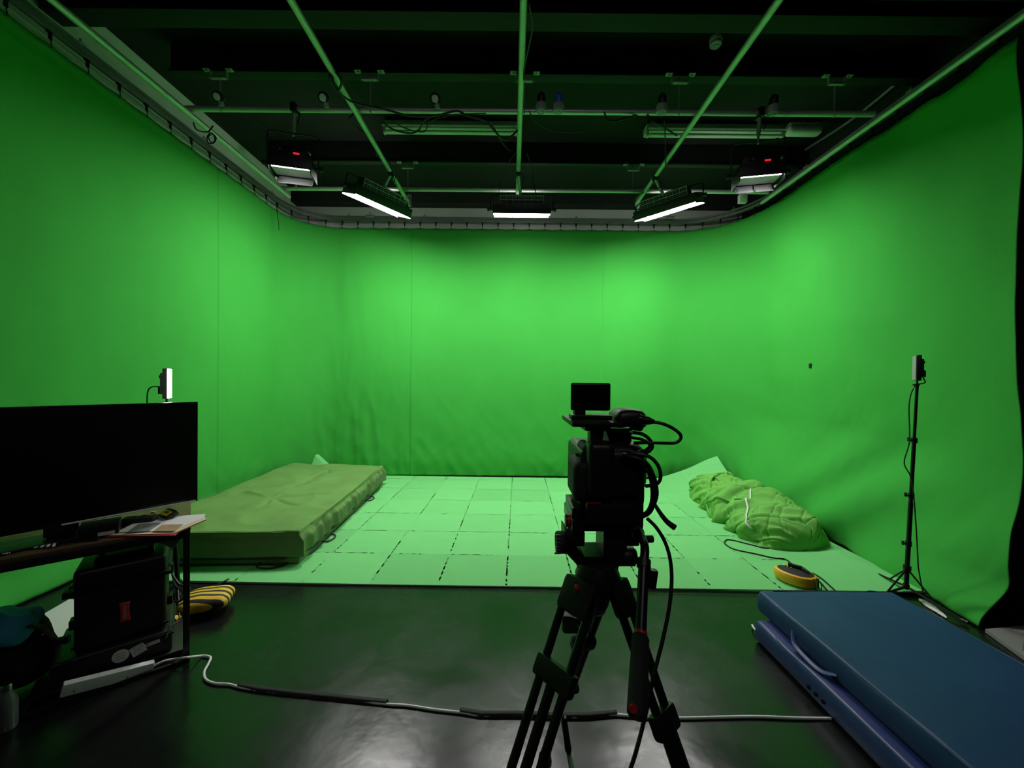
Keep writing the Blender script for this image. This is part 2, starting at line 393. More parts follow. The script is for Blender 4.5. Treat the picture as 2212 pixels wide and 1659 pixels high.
def rail(b, off, z, w, h, s1=STOT+1.5):
    pts = []
    s = -0.3; L = []
    while s < STOT: L.append(s); s += 0.06 if (LA-0.1 < s < SB0+0.1 or SB1-0.1 < s < SR0+0.1) else 0.2
    L += [STOT, STOT+0.8, STOT+1.6]
    t = bmesh.new(); rings = []
    for s in L:
        if s > STOT: p, n = path(STOT); p = p + Vector((0, -(s-STOT), 0))
        elif s < 0: p, n = path(0); p = p + Vector((0, s, 0))
        else: p, n = path(s)
        p = p + n*off
        rings.append([t.verts.new(Vector((p.x, p.y, z))+n*a+Vector((0,0,c_))) for a, c_ in ((-w/2,-h/2),(w/2,-h/2),(w/2,h/2),(-w/2,h/2))])
    for k in range(len(rings)-1):
        for i in range(4): t.faces.new((rings[k][i], rings[k][(i+1)%4], rings[k+1][(i+1)%4], rings[k+1][i]))
    t.faces.new(rings[0][::-1]); t.faces.new(rings[-1]); b._merge(t)
trk = thing('curtain_track', 'curved metal curtain track the green curtain hangs from', 'track', (0, TB, ZR))
rail(b, 0, ZR+0.004, 0.034, 0.008); rail(b, 0.019, ZR-0.010, 0.005, 0.036); rail(b, -0.019, ZR-0.010, 0.005, 0.036); rail(b, 0.012, ZR-0.027, 0.012, 0.003); rail(b, -0.012, ZR-0.027, 0.012, 0.003)
b.build('channel', 'rail', trk)
b = MB(); rail(b, 0.0, ZR+0.045, 0.022, 0.030); b.build('upper_bar', 'rail', trk)
s = 0.4
while s < STOT:
    p, n = path(s); b = MB(); b.cyl((p.x, p.y, ZR+0.05), (p.x, p.y, ZR+0.10), 0.008); b.box((p.x, p.y, ZR+0.062), (0.05, 0.05, 0.008), 0.002); b.build('hanger', 'galv', trk); s += 1.25

# ---------------------------------------------------------------- foam floor tiles
TS = 0.533; AROT = -0.015; OX, OY = -0.03, 2.975
cA, sA = math.cos(AROT), math.sin(AROT)
def mat_xf(x, y, z):
    x2 = cA*x - sA*y + OX; y2 = sA*x + cA*y + OY
    lift = 0.36*max(0.0,(x2-2.3)/0.87)**1.25*max(0.0,(y2-5.05)/1.15)**1.3 + 0.40*min(1.0,max(0.0,(-2.72-x2)/0.45))**1.4*min(1.0,max(0.0,(y2-5.90)/0.42))**1.2
    ex = 0.03*math.exp(-((x2-3.1)/0.18)**2) if x2 > 2.6 else 0
    return Vector((x2 - (0.05*lift if x2 > 0 else -0.3*lift), y2-lift*0.75, z+lift+ex))
def edge_curve(n, key):
    out = []; teeth = 9; per = TS/teeth; r = random.Random(key)
    for k in range(teeth):
        a = k*per
        for fr, o in ((0.0,0),(0.24,0),(0.27,1),(0.71,1),(0.74,0)): out.append((a+fr*per, o*0.013-0.0065))
    out.append((TS, -0.0065)); return out
def tile_outline(i, j, x0, y0, dx, dy, jag):
    g = 0.0002; pts = []
    e = edge_curve(0, 0)
    x1, y1 = x0+dx, y0+dy
    def sc(L, d): return [(a*d/TS, o) for a, o in L]
    bot = [(x0+a, y0+(o if jag[0] else 0)+g) for a, o in sc(e, dx)] if jag[0] else [(x0,y0+g),(x1,y0+g)]
    rgt = [(x1+(o if jag[1] else 0)-g, y0+a) for a, o in sc(e, dy)] if jag[1] else [(x1-g,y0),(x1-g,y1)]
    top = [(x0+a, y1+(o if jag[2] else 0)-g) for a, o in sc(e, dx)] if jag[2] else [(x0,y1-g),(x1,y1-g)]
    lft = [(x0+(o if jag[3] else 0)+g, y0+a) for a, o in sc(e, dy)] if jag[3] else [(x0+g,y0),(x0+g,y1)]
    L = bot[1:-1] if jag[0] else bot
    c = lambda q: q
    pts += [(x0+g, y0+g)] + bot[1:-1] + [(x1-g, y0+g)] + rgt[1:-1] + [(x1-g, y1-g)] + top[1:-1][::-1] + [(x0+g, y1-g)] + lft[1:-1][::-1]
    return pts
NCX, NRY = 12, 7
tones = {}
dark = {(4,0):2,(5,0):2,(6,0):2,(7,0):2,(8,0):2,(9,0):1,(5,4):2,(6,4):2,(4,4):0,(3,4):1,(6,5):1,(8,3):1,(7,1):1,(3,5):1,(1,1):2,(2,1):2,(9,2):1,(10,3):1,(10,1):1,(5,2):1,(4,3):1}
for i in range(NCX):
    for j in range(NRY):
        x0 = (i-6)*TS; y0 = j*TS; dy = TS if j < 6 else 0.19
        curled = (i >= 10 and j >= 4) or (i <= 1 and j >= 4)
        th = 0.012
        key = (i, j); tone = dark.get(key, 0)
        b = MB()
        if curled:
            n = 8; g = 0.001
            def fn(u, v, zz): return mat_xf(x0+g+(TS-2*g)*u, y0+g+(dy-2*g)*v, zz)
            b.grid(n+1, n+1, lambda u, v: fn(u, v, th)); b.grid(n+1, n+1, lambda u, v: fn(1-u, v, 0.001))
            for (ua, va, ub, vb) in ((0,0,1,0),(1,0,1,1),(1,1,0,1),(0,1,0,0)):
                b.grid(n+1, 2, lambda u, v: fn(ua+(ub-ua)*u, va+(vb-va)*u, 0.001+(th-0.001)*v))
        else:
            pts = tile_outline(i, j, x0, y0, TS, dy, (j > 0, i < NCX-1 and not (i+1 >= 10 and j >= 4), j < NRY-1 and not (i >= 10 and j+1 >= 4) and not (i <= 1 and j+1 >= 4), i > 0 and not (i-1 <= 1 and j >= 4)))
            t = bmesh.new(); lo = [t.verts.new(mat_xf(x, y, 0.001)) for x, y in pts]; hi = [t.verts.new(mat_xf(x, y, th)) for x, y in pts]
            t.faces.new(lo[::-1]); t.faces.new(hi)
            for k in range(len(pts)): t.faces.new((lo[k], lo[(k+1)%len(pts)], hi[(k+1)%len(pts)], hi[k]))
            bmesh.ops.triangulate(t, faces=[f for f in t.faces if len(f.verts) > 4]); b._merge(t)
        o = b.build('foam_tile', ('tileA','tileB','tileC')[tone], angle=30)
        if not curled: o.data.polygons.foreach_set('use_smooth', [False]*len(o.data.polygons))
        if i == 11 and j == 6: lab = 'foam tile with its corner curled highest against the back right curtain'; grp = None
        elif i == 0 and j == 6: lab = 'foam tile whose curled corner peeks above the crash mat, back left'; grp = None
        else:
            lab = ('plain light green interlocking foam tile in the puzzle floor', 'mid green interlocking foam tile in the puzzle floor', 'darkest green interlocking foam tile in the puzzle floor')[tone]
            grp = ('light green foam floor tiles', 'mid green foam floor tiles', 'darkest green foam floor tiles')[tone]
        tag(o, lab, 'floor tile', grp)
b = MB(); q0 = mat_xf(-6*TS, -0.012, 0.004); q1 = mat_xf(6*TS, -0.012, 0.004)
b.tube([q0, (q0+q1)/2, q1], 0.0065, n=6, sub=3, flat=0.6)
tag(b.build('edging_strip', 'edge'), 'thin black edging strip along the front of the green foam floor', 'edging strip')

# ---------------------------------------------------------------- crash mat (back left)
def crash_mat():
    root = thing('crash_mat', 'thick olive green crash mat lying on the foam tiles on the left', 'crash mat', (-2.6, 4.5, 0.013))
    A, Bc, C_, D_ = Vector((-3.30,3.22)), Vector((-1.80,3.29)), Vector((-1.93,5.84)), Vector((-3.34,5.86))
    W, L, H = 1.5, 2.55, 0.285
    def place(p, z0):
        u = p.x/W+0.5; v = p.y/L+0.5
        q = (A*(1-u)+Bc*u)*(1-v) + (D_*(1-u)+C_*u)*v
        return Vector((q.x, q.y, z0+p.z))
    def dents(x, y):
        z = 0.010*nz(x*2.2, y*2.2, 1.0) + 0.008*(0.5-abs(nz(x*3+y*1.2, y*3, 4.0))*2) + 0.012*sm(1-abs(y-0.9)/1.2)
        # the long crease running down the middle and the star of folds near the front
        c_ = abs((x-(-0.05+0.10*math.sin(y*2.2))))
        if 0.0 < y < 0.95: z -= 0.050*math.exp(-(c_/0.035)**2)*sm(min(y, 0.95-y)/0.2)
        z *= 1.5
        for ang, ln in ((0.35,0.7),(1.5,0.45),(2.7,0.55),(-0.5,0.5),(-1.4,0.35)):
            dx, dy = x-(-0.02), y-(-0.35); a = dx*math.cos(ang)+dy*math.sin(ang); c2 = -dx*math.sin(ang)+dy*math.cos(ang)
            if 0 < a < ln: z += (0.024 if ang > 0 else -0.028)*math.exp(-(c2/0.022)**2)*sm(min(a, ln-a)/0.15)
        return z
    zbase = 0.062
    def disp_top(p):
        p = p.copy(); hz = (H-zbase)/2
        top = (p.z+hz)/(2*hz)
        p.z += dents(p.x, p.y)*sm((top-0.6)/0.4)
        side = sm((0.92-top)/0.3)
        sgx = 1 if p.x > W/2-0.06 else 0
        wob = 0.034*(1-2.4*abs(nz(p.y*5.5+p.z*1.2, p.z*2.0, 2.0)))*side
        if abs(p.x) > W/2-0.05: p.x += math.copysign(wob + 0.012*side, p.x)
        if abs(p.y) > L/2-0.05: p.y += math.copysign(0.012*nz(p.x*4, p.z*3, 5.0)*side + 0.012*side, p.y)
        return place(p, zbase+hz+0.013)
    b = MB(); b.soft((W, L, H-zbase), 0.018, disp_top, n=(110, 180, 14)); body = b.build('cover', 'crash', root, angle=60)
    # the sides take a duller, darker canvas tone
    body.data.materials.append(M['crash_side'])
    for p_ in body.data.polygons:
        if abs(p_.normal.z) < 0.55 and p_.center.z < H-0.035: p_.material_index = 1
    def disp_b(p):
        p = p.copy()
        if abs(p.x) > W/2-0.04: p.x += math.copysign(0.006*nz(p.y*4, 1, 1), p.x)
        return place(p, 0.013+zbase/2)
    b = MB(); b.soft((W-0.01, L-0.01, zbase), 0.020, disp_b, n=(20, 30, 2)); b.build('base_panel', 'crash_side', root, angle=60)
    def ring(z, off):
        pts = []
        for u0, v0, u1, v1 in ((0,0,1,0),(1,0,1,1),(1,1,0,1),(0,1,0,0)):
            for k in range(1, 12):
                f = k/12; p = Vector(((u0+(u1-u0)*f-0.5)*W, (v0+(v1-v0)*f-0.5)*L, 0)); 
                p.x += math.copysign(off, p.x) if abs(p.x) > W/2-0.001 else 0; p.y += math.copysign(off, p.y) if abs(p.y) > L/2-0.001 else 0
                pts.append(place(p, z))
        pts.append(pts[0]); return pts
    MB().tube(ring(0.072, 0.006), 0.009, n=6, sub=2).build('piping', 'edge', root)
    MB().tube(ring(0.018, -0.004), 0.006, n=6, sub=2).build('piping', 'edge', root)
    MB().tube(ring(H+0.008, 0.004), 0.004, n=6, sub=2).build('seam', 'crash_side', root)
    for (px, py, v) in ((705, 1163, 0), (800, 1078, 0)):
        g = G(px, py, 0.02); 
        vv = (g.y-3.29)/(5.84-3.29); e = Bc*(1-vv)+C_*vv
        pts = [Vector((e.x+0.0, e.y-0.09, 0.03)), Vector((e.x+0.05, e.y-0.075, 0.022)), Vector((e.x+0.075, e.y, 0.022)), Vector((e.x+0.055, e.y+0.075, 0.022)), Vector((e.x+0.0, e.y+0.09, 0.03))]
        MB().tube(pts, 0.007, n=6).build('handle', 'edge', root)
    g = G(565, 1236, 0.02)
    yv = 3.28
    MB().tube([(g.x-0.10, yv, 0.03), (g.x-0.10, yv-0.05, 0.022), (g.x-0.03, yv-0.075, 0.022), (g.x+0.04, yv-0.072, 0.022), (g.x+0.11, yv-0.02, 0.022), (g.x+0.13, yv+0.01, 0.03)], 0.007, n=6).build('handle', 'edge', root)
crash_mat()

# ---------------------------------------------------------------- wrapped green bundle (back right)
def bundle():
    root = thing('wrapped_bundle', 'long green cloth bundle tied with a pale strap, lying on the foam tiles', 'bundle', (2.75, 4.4, 0.013))
    def frame(u):                                  # centre line from far end to near end
        x = 2.76 + 0.03*u; y = 5.50 - 1.84*u
        return Vector((x, y, 0))
    def prof(u):
        e = min(1, max(0, u)); end = (1-abs(2*e-1)**8)**0.42 if 0 < e < 1 else 0
        wdt = (0.27+0.09*sm((e-0.15)/0.5))*end; hgt = (0.24 + 0.06*math.sin(PI*min(1, e*1.1)))*end
        return wdt, hgt
    def ridge(x, y, z): return 1-2.2*abs(nz(x, y, z))
    def pt(u, v, extra=0.0):
        a = PI*(v*1.16-0.08)                       # slightly past the sides
        c = frame(u); w_, h_ = prof(u); ca, sa = math.cos(a), math.sin(a)
        sx = math.copysign(abs(ca)**0.72, ca)*w_; sz = math.copysign(abs(sa)**0.85, sa)*h_
        d = 0.045*ridge(u*5.0+v*2.6, v*1.8-u*1.4, 3.3) + 0.040*ridge(u*10+v*4.4, v*2.4, 6.3) + 0.018*ridge(u*19+v*7, v*5-u*4, 9.1)
        d -= 0.03*sm(1-abs(nz(u*7+v*5, v*2.2, 12.0))/0.05) + 0.018*sm(1-abs(nz(u*12-v*6, v*3.2, 15.0))/0.06)
        d += 0.03*math.exp(-((u-0.36-0.25*v)/0.05)**2) - 0.045*math.exp(-((u-0.43-0.22*v)/0.018)**2)
        d += 0.02*math.sin(u*40+v*5+3*nz(u*4, v*2, 1))*sm((u-0.5)/0.2)*abs(ca)
        k = min(1, w_/0.25); d = d*k+extra
        side = Vector((1.0, 0.02, 0))
        q = c + side*(sx + ca*d) + Vector((0,0,1))*(max(0.0, sz + sa*d)+0.014)
        q.z += max(0.0, mat_xf((q.x-OX)*cA+(q.y-OY)*sA, -(q.x-OX)*sA+(q.y-OY)*cA, 0.0).z)
        return q
    b = MB(); b.grid(240, 130, lambda u, v: pt(0.5-0.49999*math.cos(PI*u), v)); o = b.build('cloth', 'bundle', root, angle=70)
    s = o.modifiers.new('thickness', 'SOLIDIFY'); s.thickness = 0.004
    # loose folds heaped on the far end
    for k, (u0, u1, v0, v1, r, am) in enumerate(((0.06,0.46,0.30,0.95,0.020,0.03),(0.03,0.28,0.55,0.15,0.018,0.03),(0.10,0.62,0.62,0.34,0.016,0.02),(0.30,0.66,0.98,0.60,0.016,0.02),(0.02,0.20,0.9,0.40,0.022,0.03),(0.25,0.40,0.15,0.55,0.018,0.02))):
        pts = []
        for i in range(9):
            f = i/8; pts.append(pt(u0+(u1-u0)*f+0.02*math.sin(f*7+k), v0+(v1-v0)*f, 0.006+am*0.2*math.sin(f*5+k)))
        MB().tube(pts, lambda t, r=r: r*(0.35+0.9*math.sin(PI*min(1, 0.08+0.84*t))), n=10, flat=0.7).build('fold', 'bundle', root, angle=80)
    from mathutils.bvhtree import BVHTree
    vs, fs = [], []
    for ch in root.children:
        n0 = len(vs); vs += [v.co + root.location for v in ch.data.vertices]; fs += [[n0+k for k in p.vertices] for p in ch.data.polygons]
    tree = BVHTree.FromPolygons(vs, fs)
    def onto(t, w_):
        a = math.radians(84 + 82*t); y = 4.52 - 0.66*t + w_*0.022*math.cos(0.8*t); c = Vector((2.78 - w_*0.012*t, y, 0.05)); d = Vector((math.cos(a), 0, math.sin(a)))
        hit = tree.ray_cast(c+d*1.2, -d)[0]
        return (hit if hit else c+d*0.35) + d*0.014
    rows_ = [[onto(k/48, (m-1)/1.0*0.5) for m in range(3)] for k in range(49)]
    for _ in range(3):
        for k in range(1, 48):
            for m in range(3): rows_[k][m] = (rows_[k-1][m]+rows_[k][m]*2+rows_[k+1][m])/4 + Vector((-0.0006, -0.0006, 0.0008))
    b = MB(); b.grid(49, 3, lambda u, v: rows_[round(u*48)][round(v*2)]); o = b.build('strap', 'strap', root, angle=80); sd = o.modifiers.new('t', 'SOLIDIFY'); sd.thickness = 0.005
bundle()
b = MB(); pts = [G(*q, 0.018) for q in ((1690, 1172), (1660, 1184), (1620, 1176), (1588, 1168), (1570, 1166), (1566, 1174), (1585, 1186), (1630, 1196), (1670, 1205), (1693, 1207), (1706, 1214))]
b.tube(pts, 0.006, n=6); tag(b.build('thin_cable', 'cable'), 'thin black cable looping from the green bundle to the yellow pod', 'cable')

# ---------------------------------------------------------------- yellow pod
def pod():
    c = G(1738, 1272, 0.013); c = Vector((c.x, c.y+0.10, 0.013))
    root = thing('equipment_pod', 'yellow oval unit with a black top standing on the green foam tiles', 'device', c)
    R = Matrix.Translation(c) @ rotz(-0.75) @ Matrix.Diagonal((0.70, 0.90, 0.92, 1))
    def bod(u, v):
        a = 2*PI*u; rx, ry = 0.205, 0.115
        prof = [(0.0,0.0),(0.80,0.0),(0.93,0.012),(1.0,0.040),(1.0,0.070),(0.95,0.090),(0.84,0.098)]
        k = v*(len(prof)-1); i = min(int(k), len(prof)-2); f = k-i; r = prof[i][0]*(1-f)+prof[i+1][0]*f; z = prof[i][1]*(1-f)+prof[i+1][1]*f
        tt = 1+0.10*math.cos(a)
        return Vector((math.cos(a)*rx*r, math.sin(a)*ry*r*tt, z))
    MB(R).grid(48, 25, bod, uclosed=True).build('body', 'yellow', root, angle=60)
    def top(u, v):
        a = 2*PI*u; r = 0.845*(1-v); return Vector((math.cos(a)*0.205*r, math.sin(a)*0.115*r*(1+0.1*math.cos(a)), 0.098+0.016*(1-(1-v)**3)))
    MB(R).grid(48, 10, top, uclosed=True).build('top_cover', 'rubber', root, angle=60)
    b = MB(R)
    for k in range(3): b.box((-0.11+0.035*k, 0.03-0.004*k, 0.112), (0.016, 0.035, 0.008), 0.003)
    b.build('vent_bar', 'yellow', root)
    b = MB(R); b.box((0.0, 0.03, 0.128), (0.12, 0.03, 0.03), 0.01); b.cyl((-0.07,0.035,0.13), (-0.03,0.03,0.13), 0.022, 0.016); b.cyl((0.06,0.02,0.128), (0.12,-0.005,0.118), 0.018, 0.014); b.build('cable_plug', 'black', root)
    b = MB(R); b.box((0.207, -0.0, 0.05), (0.014, 0.03, 0.07), 0.005); b.build('strap', 'black', root)
    b = MB(R); b.tube([(0.19,-0.03,0.09), (0.235,-0.05,0.07), (0.24,-0.06,0.02), (0.20,-0.085,0.005), (0.19,-0.075,0.05), (0.17,-0.05,0.095)], 0.004, n=6); b.build('cord_loop', 'cable', root)
pod()
for i, L in enumerate((((1756,1238),(1775,1250),(1800,1272),(1812,1283)), ((1756,1246),(1770,1256),(1786,1274),(1796,1284)))):
    b = MB(); b.tube([G(*q, 0.019) for q in L], 0.006, n=6)
    tag(b.build('thin_cable', 'cable'), ('black cable leaving the yellow pod, the one farther from the viewer', 'black cable leaving the yellow pod, the one nearer the viewer')[i], 'cable')

# ---------------------------------------------------------------- blue mats
def blue_mats():
    a = 0.012
    def one(label, x0, x1, y0, y1, z0, z1, holes, m):
        c = Vector(((x0+x1)/2, (y0+y1)/2, z0)); W, L, H = x1-x0, y1-y0, z1-z0
        root = thing('gym_mat', label, 'gym mat', c)
        def disp(p):
            p = p.copy(); k = (p.z/H+0.5)
            p.z += 0.006*nz(p.x*2.5, p.y*2.5, z0*9)*sm((k-0.5)*2)
            p.z += 0.004*(1-2.5*abs(nz(p.x*4+p.y*1.5, p.y*2, 3+z0)))*sm((k-0.6)*2)*math.exp(-((p.x+W/2)/0.18)**2)
            if abs(p.x) > W/2-0.03: p.x += math.copysign(0.010*math.cos(p.z/H*PI) + 0.004*nz(p.y*6, p.z*8, 1), p.x)
            return p
        X = Matrix.Translation(c+Vector((0,0,H/2))) @ rotz(a)
        MB(X).soft((W, L, H), 0.016, disp, n=(26, 44, 5)).build('cover', m, root, angle=60)
        for zz in (H/2-0.004,):
            pts = []
            for (ua, va, ub, vb) in ((-1,-1,1,-1),(1,-1,1,1),(1,1,-1,1),(-1,1,-1,-1)):
                for k in range(1, 10):
                    f = k/10; pts.append(Vector(((ua+(ub-ua)*f)*(W/2-0.002), (va+(vb-va)*f)*(L/2-0.002), zz)))
            pts.append(pts[0]); MB(X).tube(pts, 0.004, n=6, sub=2).build('piping', 'blueside', root)
        for yy in holes:
            MB(X).cyl((-W/2-0.009, yy, -0.012), (-W/2-0.0150, yy, -0.012), 0.010, n=14).build('eyelet', 'blackmatte', root)
        return root, X, W, L, H
    r, X, W, L, H = one('lower blue gym mat with three black eyelets, under the other blue mat', 1.545, 2.44, 0.55, 2.40, 0.004, 0.128, (0.40, 0.445, 0.49), 'blueside')
    r, X, W, L, H = one('upper blue gym mat lying on top of the other blue mat', 1.615, 2.485, 0.62, 2.49, 0.134, 0.262, (), 'blue')
    MB(X).tube([(-W/2-0.004, 0.62, 0.01), (-W/2-0.03, 0.58, -0.035), (-W/2-0.035, 0.50, -0.050), (-W/2-0.03, 0.40, -0.052), (-W/2-0.004, 0.33, -0.02)], 0.013, n=8, flat=0.35).build('handle', 'blueside', r)
blue_mats()
b = MB(); b.tube([G(1634, 1362, 0.03), G(1628, 1356, 0.025), G(1625, 1350, 0.015)], 0.006, n=6); tag(b.build('cable_end', 'whitecable'), 'white cable end poking out from under the blue mats', 'cable')

# ---------------------------------------------------------------- overhead pipes
HP = 2.45
def pipe(a, b_, label, r=0.0255, extra=None, caps=True):
    root = thing('rig_pipe', label, 'rig pipe', (a+b_)/2, None)
    mb = MB(); mb.cyl(a, b_, r, n=20, bev=0.003); mb.build('tube', 'pipe', root)
    return root
def atH(px, py, H=HP):                       # point on the pipe level
    return G(px, py, CAMH+H)
a = atH(115, 0); bq = atH(650, 436)
XA = -3.02; XB = -1.455; XC = 0.05; XD = 1.68; XE = 3.36
def along(X, y0, y1, label, z=CAMH+HP): return pipe(Vector((X, y0, z)), Vector((X, y1, z)), label)
YN, YF = 3.60, 5.08
zx = CAMH+HP+0.055                           # cross pipes sit just above the long ones
along(XA, -0.6, 5.22, 'long overhead pipe running away from the viewer, nearest the left curtain')
along(XB, -0.6, 5.36, 'long overhead pipe running away from the viewer, above the bright left lamp')
along(XC, -0.6, 5.16, 'central long overhead pipe holding the middle lamp')
along(XD, -0.6, 5.36, 'long overhead pipe running away from the viewer, above the bright right lamp')
along(XE, -0.6, 5.26, 'long overhead pipe running away from the viewer, nearest the right curtain')
pipe(Vector((-3.12, YN+0.02, zx)), Vector((3.33, YN, zx)), 'front cross pipe carrying the cables and power connectors')
pipe(Vector((-3.12, YF+0.03, zx)), Vector((3.33, YF, zx)), 'rear cross pipe behind the bright lamps')
for X, yy, k in ((XB, 5.33, 'left'), (XD, 5.33, 'right')):
    b = MB(); b.cyl((X+(0.02), yy, CAMH+HP-0.06), (X+0.02, yy, CAMH+HP+0.09), 0.028, n=16, bev=0.004); b.cyl((X+0.02, yy-0.03, CAMH+HP+0.02), (X+0.02, yy+0.035, CAMH+HP+0.02), 0.02)
    tag(b.build('pipe_stub', 'galv'), 'short vertical pipe clamp on the end of the long pipe by the %s bright lamp' % k, 'clamp')
pos = ('leftmost', 'second from the left', 'middle', 'second from the right', 'rightmost')
def hanger(x, y, label, grp):
    root = thing('pipe_hanger', label, 'hanger', (x, y, 4.44), grp)
    MB().cyl((x, y, zx), (x, y, 4.43), 0.006, n=8).build('rod', 'galv', root)
    b = MB(); b.box((x, y-0.02, 4.365), (0.13, 0.03, 0.022), 0.002)
    b.box((x-0.075, y-0.02, 4.39), (0.006, 0.03, 0.07)); b.box((x+0.075, y-0.02, 4.39), (0.006, 0.03, 0.07)); b.build('plate', 'galv', root)
    for sx in (-1, 1):
        b = MB(); b.box((x+sx*0.105, y-0.03, 4.43), (0.06, 0.045, 0.012), 0.002); b.cyl((x+sx*0.105, y-0.03, 4.415), (x+sx*0.105, y-0.03, 4.425), 0.009, n=8); b.build('beam_clip', 'galv', root)
    b = MB(); b.tube([(x-0.0, y-0.03, zx-0.0), (x, y, zx-0.032), (x, y+0.03, zx), (x, y, zx+0.032), (x, y-0.03, zx)], 0.004, n=6); b.build('pipe_ring', 'galv', root)
for i, px in enumerate((476, 800, 1133, 1466, 1802)):
    hanger(P(px, 245, YN).x, YN, 'galvanised ceiling hanger on the front cross pipe, %s of five' % pos[i], 'ceiling hangers on the front cross pipe')
for i, px in enumerate((640, 881, 1367, 1643)):
    hanger(P(px, 400, YF).x, YF, 'galvanised ceiling hanger on the rear cross pipe, %s of four' % ('leftmost', 'second from the left', 'second from the right', 'rightmost')[i], 'ceiling hangers on the rear cross pipe')

# connectors on the front cross pipe
def connector(px, kind, label):
    x = P(px, 245, YN).x; root = thing('power_socket', label, 'socket', (x, YN, zx+0.03), 'power connectors on the front cross pipe')
    c = Vector((x, YN, zx)); d = Vector((0.0, -0.42, 0.30))
    face = {'white': 'white', 'grey': 'greycee', 'blue': 'bluecee', 'dark': 'black'}[kind]
    if kind == 'white':
        MB().tube([c+Vector((0,-0.03,-0.01)), c+Vector((0,-0.045,0.03)), c+Vector((0,-0.03,0.06))], 0.022, n=12).build('shell', 'greycee', root)
        q = c+Vector((-0.012,-0.05,0.062)); MB().lathe(q, q+Vector((0,-0.80,-0.50)), [(0,0.042),(0.012,0.048),(0.028,0.048),(0.034,0.042)]).build('rim', 'black', root)
        q2 = q+Vector((0,-0.80,-0.50)).normalized()*0.0345; MB().lathe(q2, q2+Vector((0,-0.80,-0.50)), [(0,0.030),(0.004,0.030),(0.006,0.026)]).build('socket_face', 'white', root)
    else:
        MB().lathe(c+Vector((0,-0.035,-0.05)), c+Vector((0,-0.05,0.05)), [(0,0.024),(0.02,0.046),(0.06,0.050),(0.085,0.044)]).build('shell', 'greycee', root)
        q = c+Vector((0,-0.045,0.035)); MB().lathe(q, q+Vector((0,-0.10,0.30)), [(0,0.037),(0.05,0.038),(0.08,0.026),(0.088,0.012)]).build('plug', face, root)
        MB().box(q+Vector((0.0,-0.030,0.048)), (0.018,0.012,0.022), 0.003).build('latch', 'white', root)
connector(485, 'white', 'round power socket on the front cross pipe, next to the left curtain')
connector(709, 'white', 'round white-faced power socket on the front cross pipe beside the left long pipe')
connector(946, 'white', 'round white-faced power socket at the middle of the tangled cables')
connector(1168, 'dark', 'dark plug in a grey shell beside the central pipe')
connector(1205, 'blue', 'bright blue plug in a grey shell on the front cross pipe')
connector(1425, 'dark', 'dark plug in a grey shell beside the right long pipe')
connector(1662, 'dark', 'dark plug on the front cross pipe above the dim right lamp')

# cables around the pipes
def cables(label, pts, r=0.007, name='rig_cable'):
    b = MB(); b.tube([P(*q) for q in pts], r, n=7); return tag(b.build(name, 'cable'), label, 'cable')
cables('thick black cable winding from the left long pipe along the front cross pipe', [(722,150,3.1),(738,175,3.12),(728,196,3.2),(712,170,3.1),(716,158,3.1),(722,180,3.15),(742,208,3.3),(775,225,3.4),(830,236,3.52),(880,249,3.54),(935,251,3.54),(985,240,3.54),(1010,250,3.54),(1050,263,3.54),(1070,285,3.6),(1092,302,3.7),(1118,282,3.75)], 0.009)
cables('black cable hanging in a loop below the middle socket', [(828,265,3.6),(850,280,3.66),(885,288,3.7),(905,280,3.68),(918,258,3.56),(950,247,3.54)], 0.008)
cables('thin black cable criss-crossing the lit left strip of the front pipe', [(845,258,3.6),(870,275,3.65),(915,285,3.68),(930,262,3.6),(980,248,3.54),(1050,245,3.54)], 0.005)
cables('black cable dropping to the middle lamp past the pale fluorescent light', [(1060,262,3.6),(1075,290,3.75),(1090,315,4.0),(1105,325,4.2),(1120,310,4.3)], 0.006)
cables('black cable sagging from the central pipe to the right', [(1143,240,3.5),(1160,265,3.6),(1200,283,3.7),(1260,284,3.75)], 0.006)
cables('black cable wrapped diagonally round the right half of the front cross pipe', [(1305,242,3.55),(1322,262,3.55),(1390,246,3.62),(1408,262,3.54),(1425,270,3.58),(1462,293,4.1)], 0.008)
cables('black cable running down the left long pipe to the bright left lamp', [(760,230,3.55),(763,245,3.6),(755,262,3.62),(790,290,4.0),(812,320,4.2),(815,338,4.3),(840,350,4.45),(850,375,4.6),(846,395,4.7)], 0.007)
cables('black cable falling straight to the bright right lamp', [(1435,262,3.6),(1437,300,4.0),(1438,350,4.2),(1440,385,4.5),(1447,402,4.6)], 0.007)
cables('black cable curving from the right long pipe end below the right lamp', [(1390,415,4.9),(1372,430,5.1),(1371,450,5.15),(1382,462,5.1)], 0.008)
cables('thin cable wound round the central long pipe', [(1143,10,2.2),(1150,60,2.5),(1138,120,2.8),(1132,150,3.0),(1131,172,3.1)], 0.006)
cables('black lead from the central pipe to the middle lamp on its left', [(1122,320,4.3),(1100,350,4.6),(1085,380,4.8),(1079,405,4.85),(1078,415,4.9)], 0.004)
cables('black lead from the central pipe to the middle lamp on its right', [(1138,330,4.3),(1150,370,4.7),(1152,395,4.8),(1160,425,4.9)], 0.006)
cables('black safety line stretched to the dim left lamp', [(545,255,3.6),(590,285,3.6),(640,330,3.6)], 0.003)
cables('looped black cable on the left long pipe', [(418,265,3.3),(425,280,3.3),(448,285,3.4),(460,272,3.45)], 0.006)
cables('small coil of black cable hanging under the left long pipe', [(455,285,3.5),(447,298,3.5),(452,310,3.5),(464,304,3.5),(460,290,3.5),(450,296,3.5),(459,310,3.5),(467,298,3.5),(456,286,3.5)], 0.005)
cables('thin wire hanging down the curtain in the back left corner', [(596,440,5.55),(598,455,5.6),(601,475,5.6),(603,498,5.6)], 0.004)

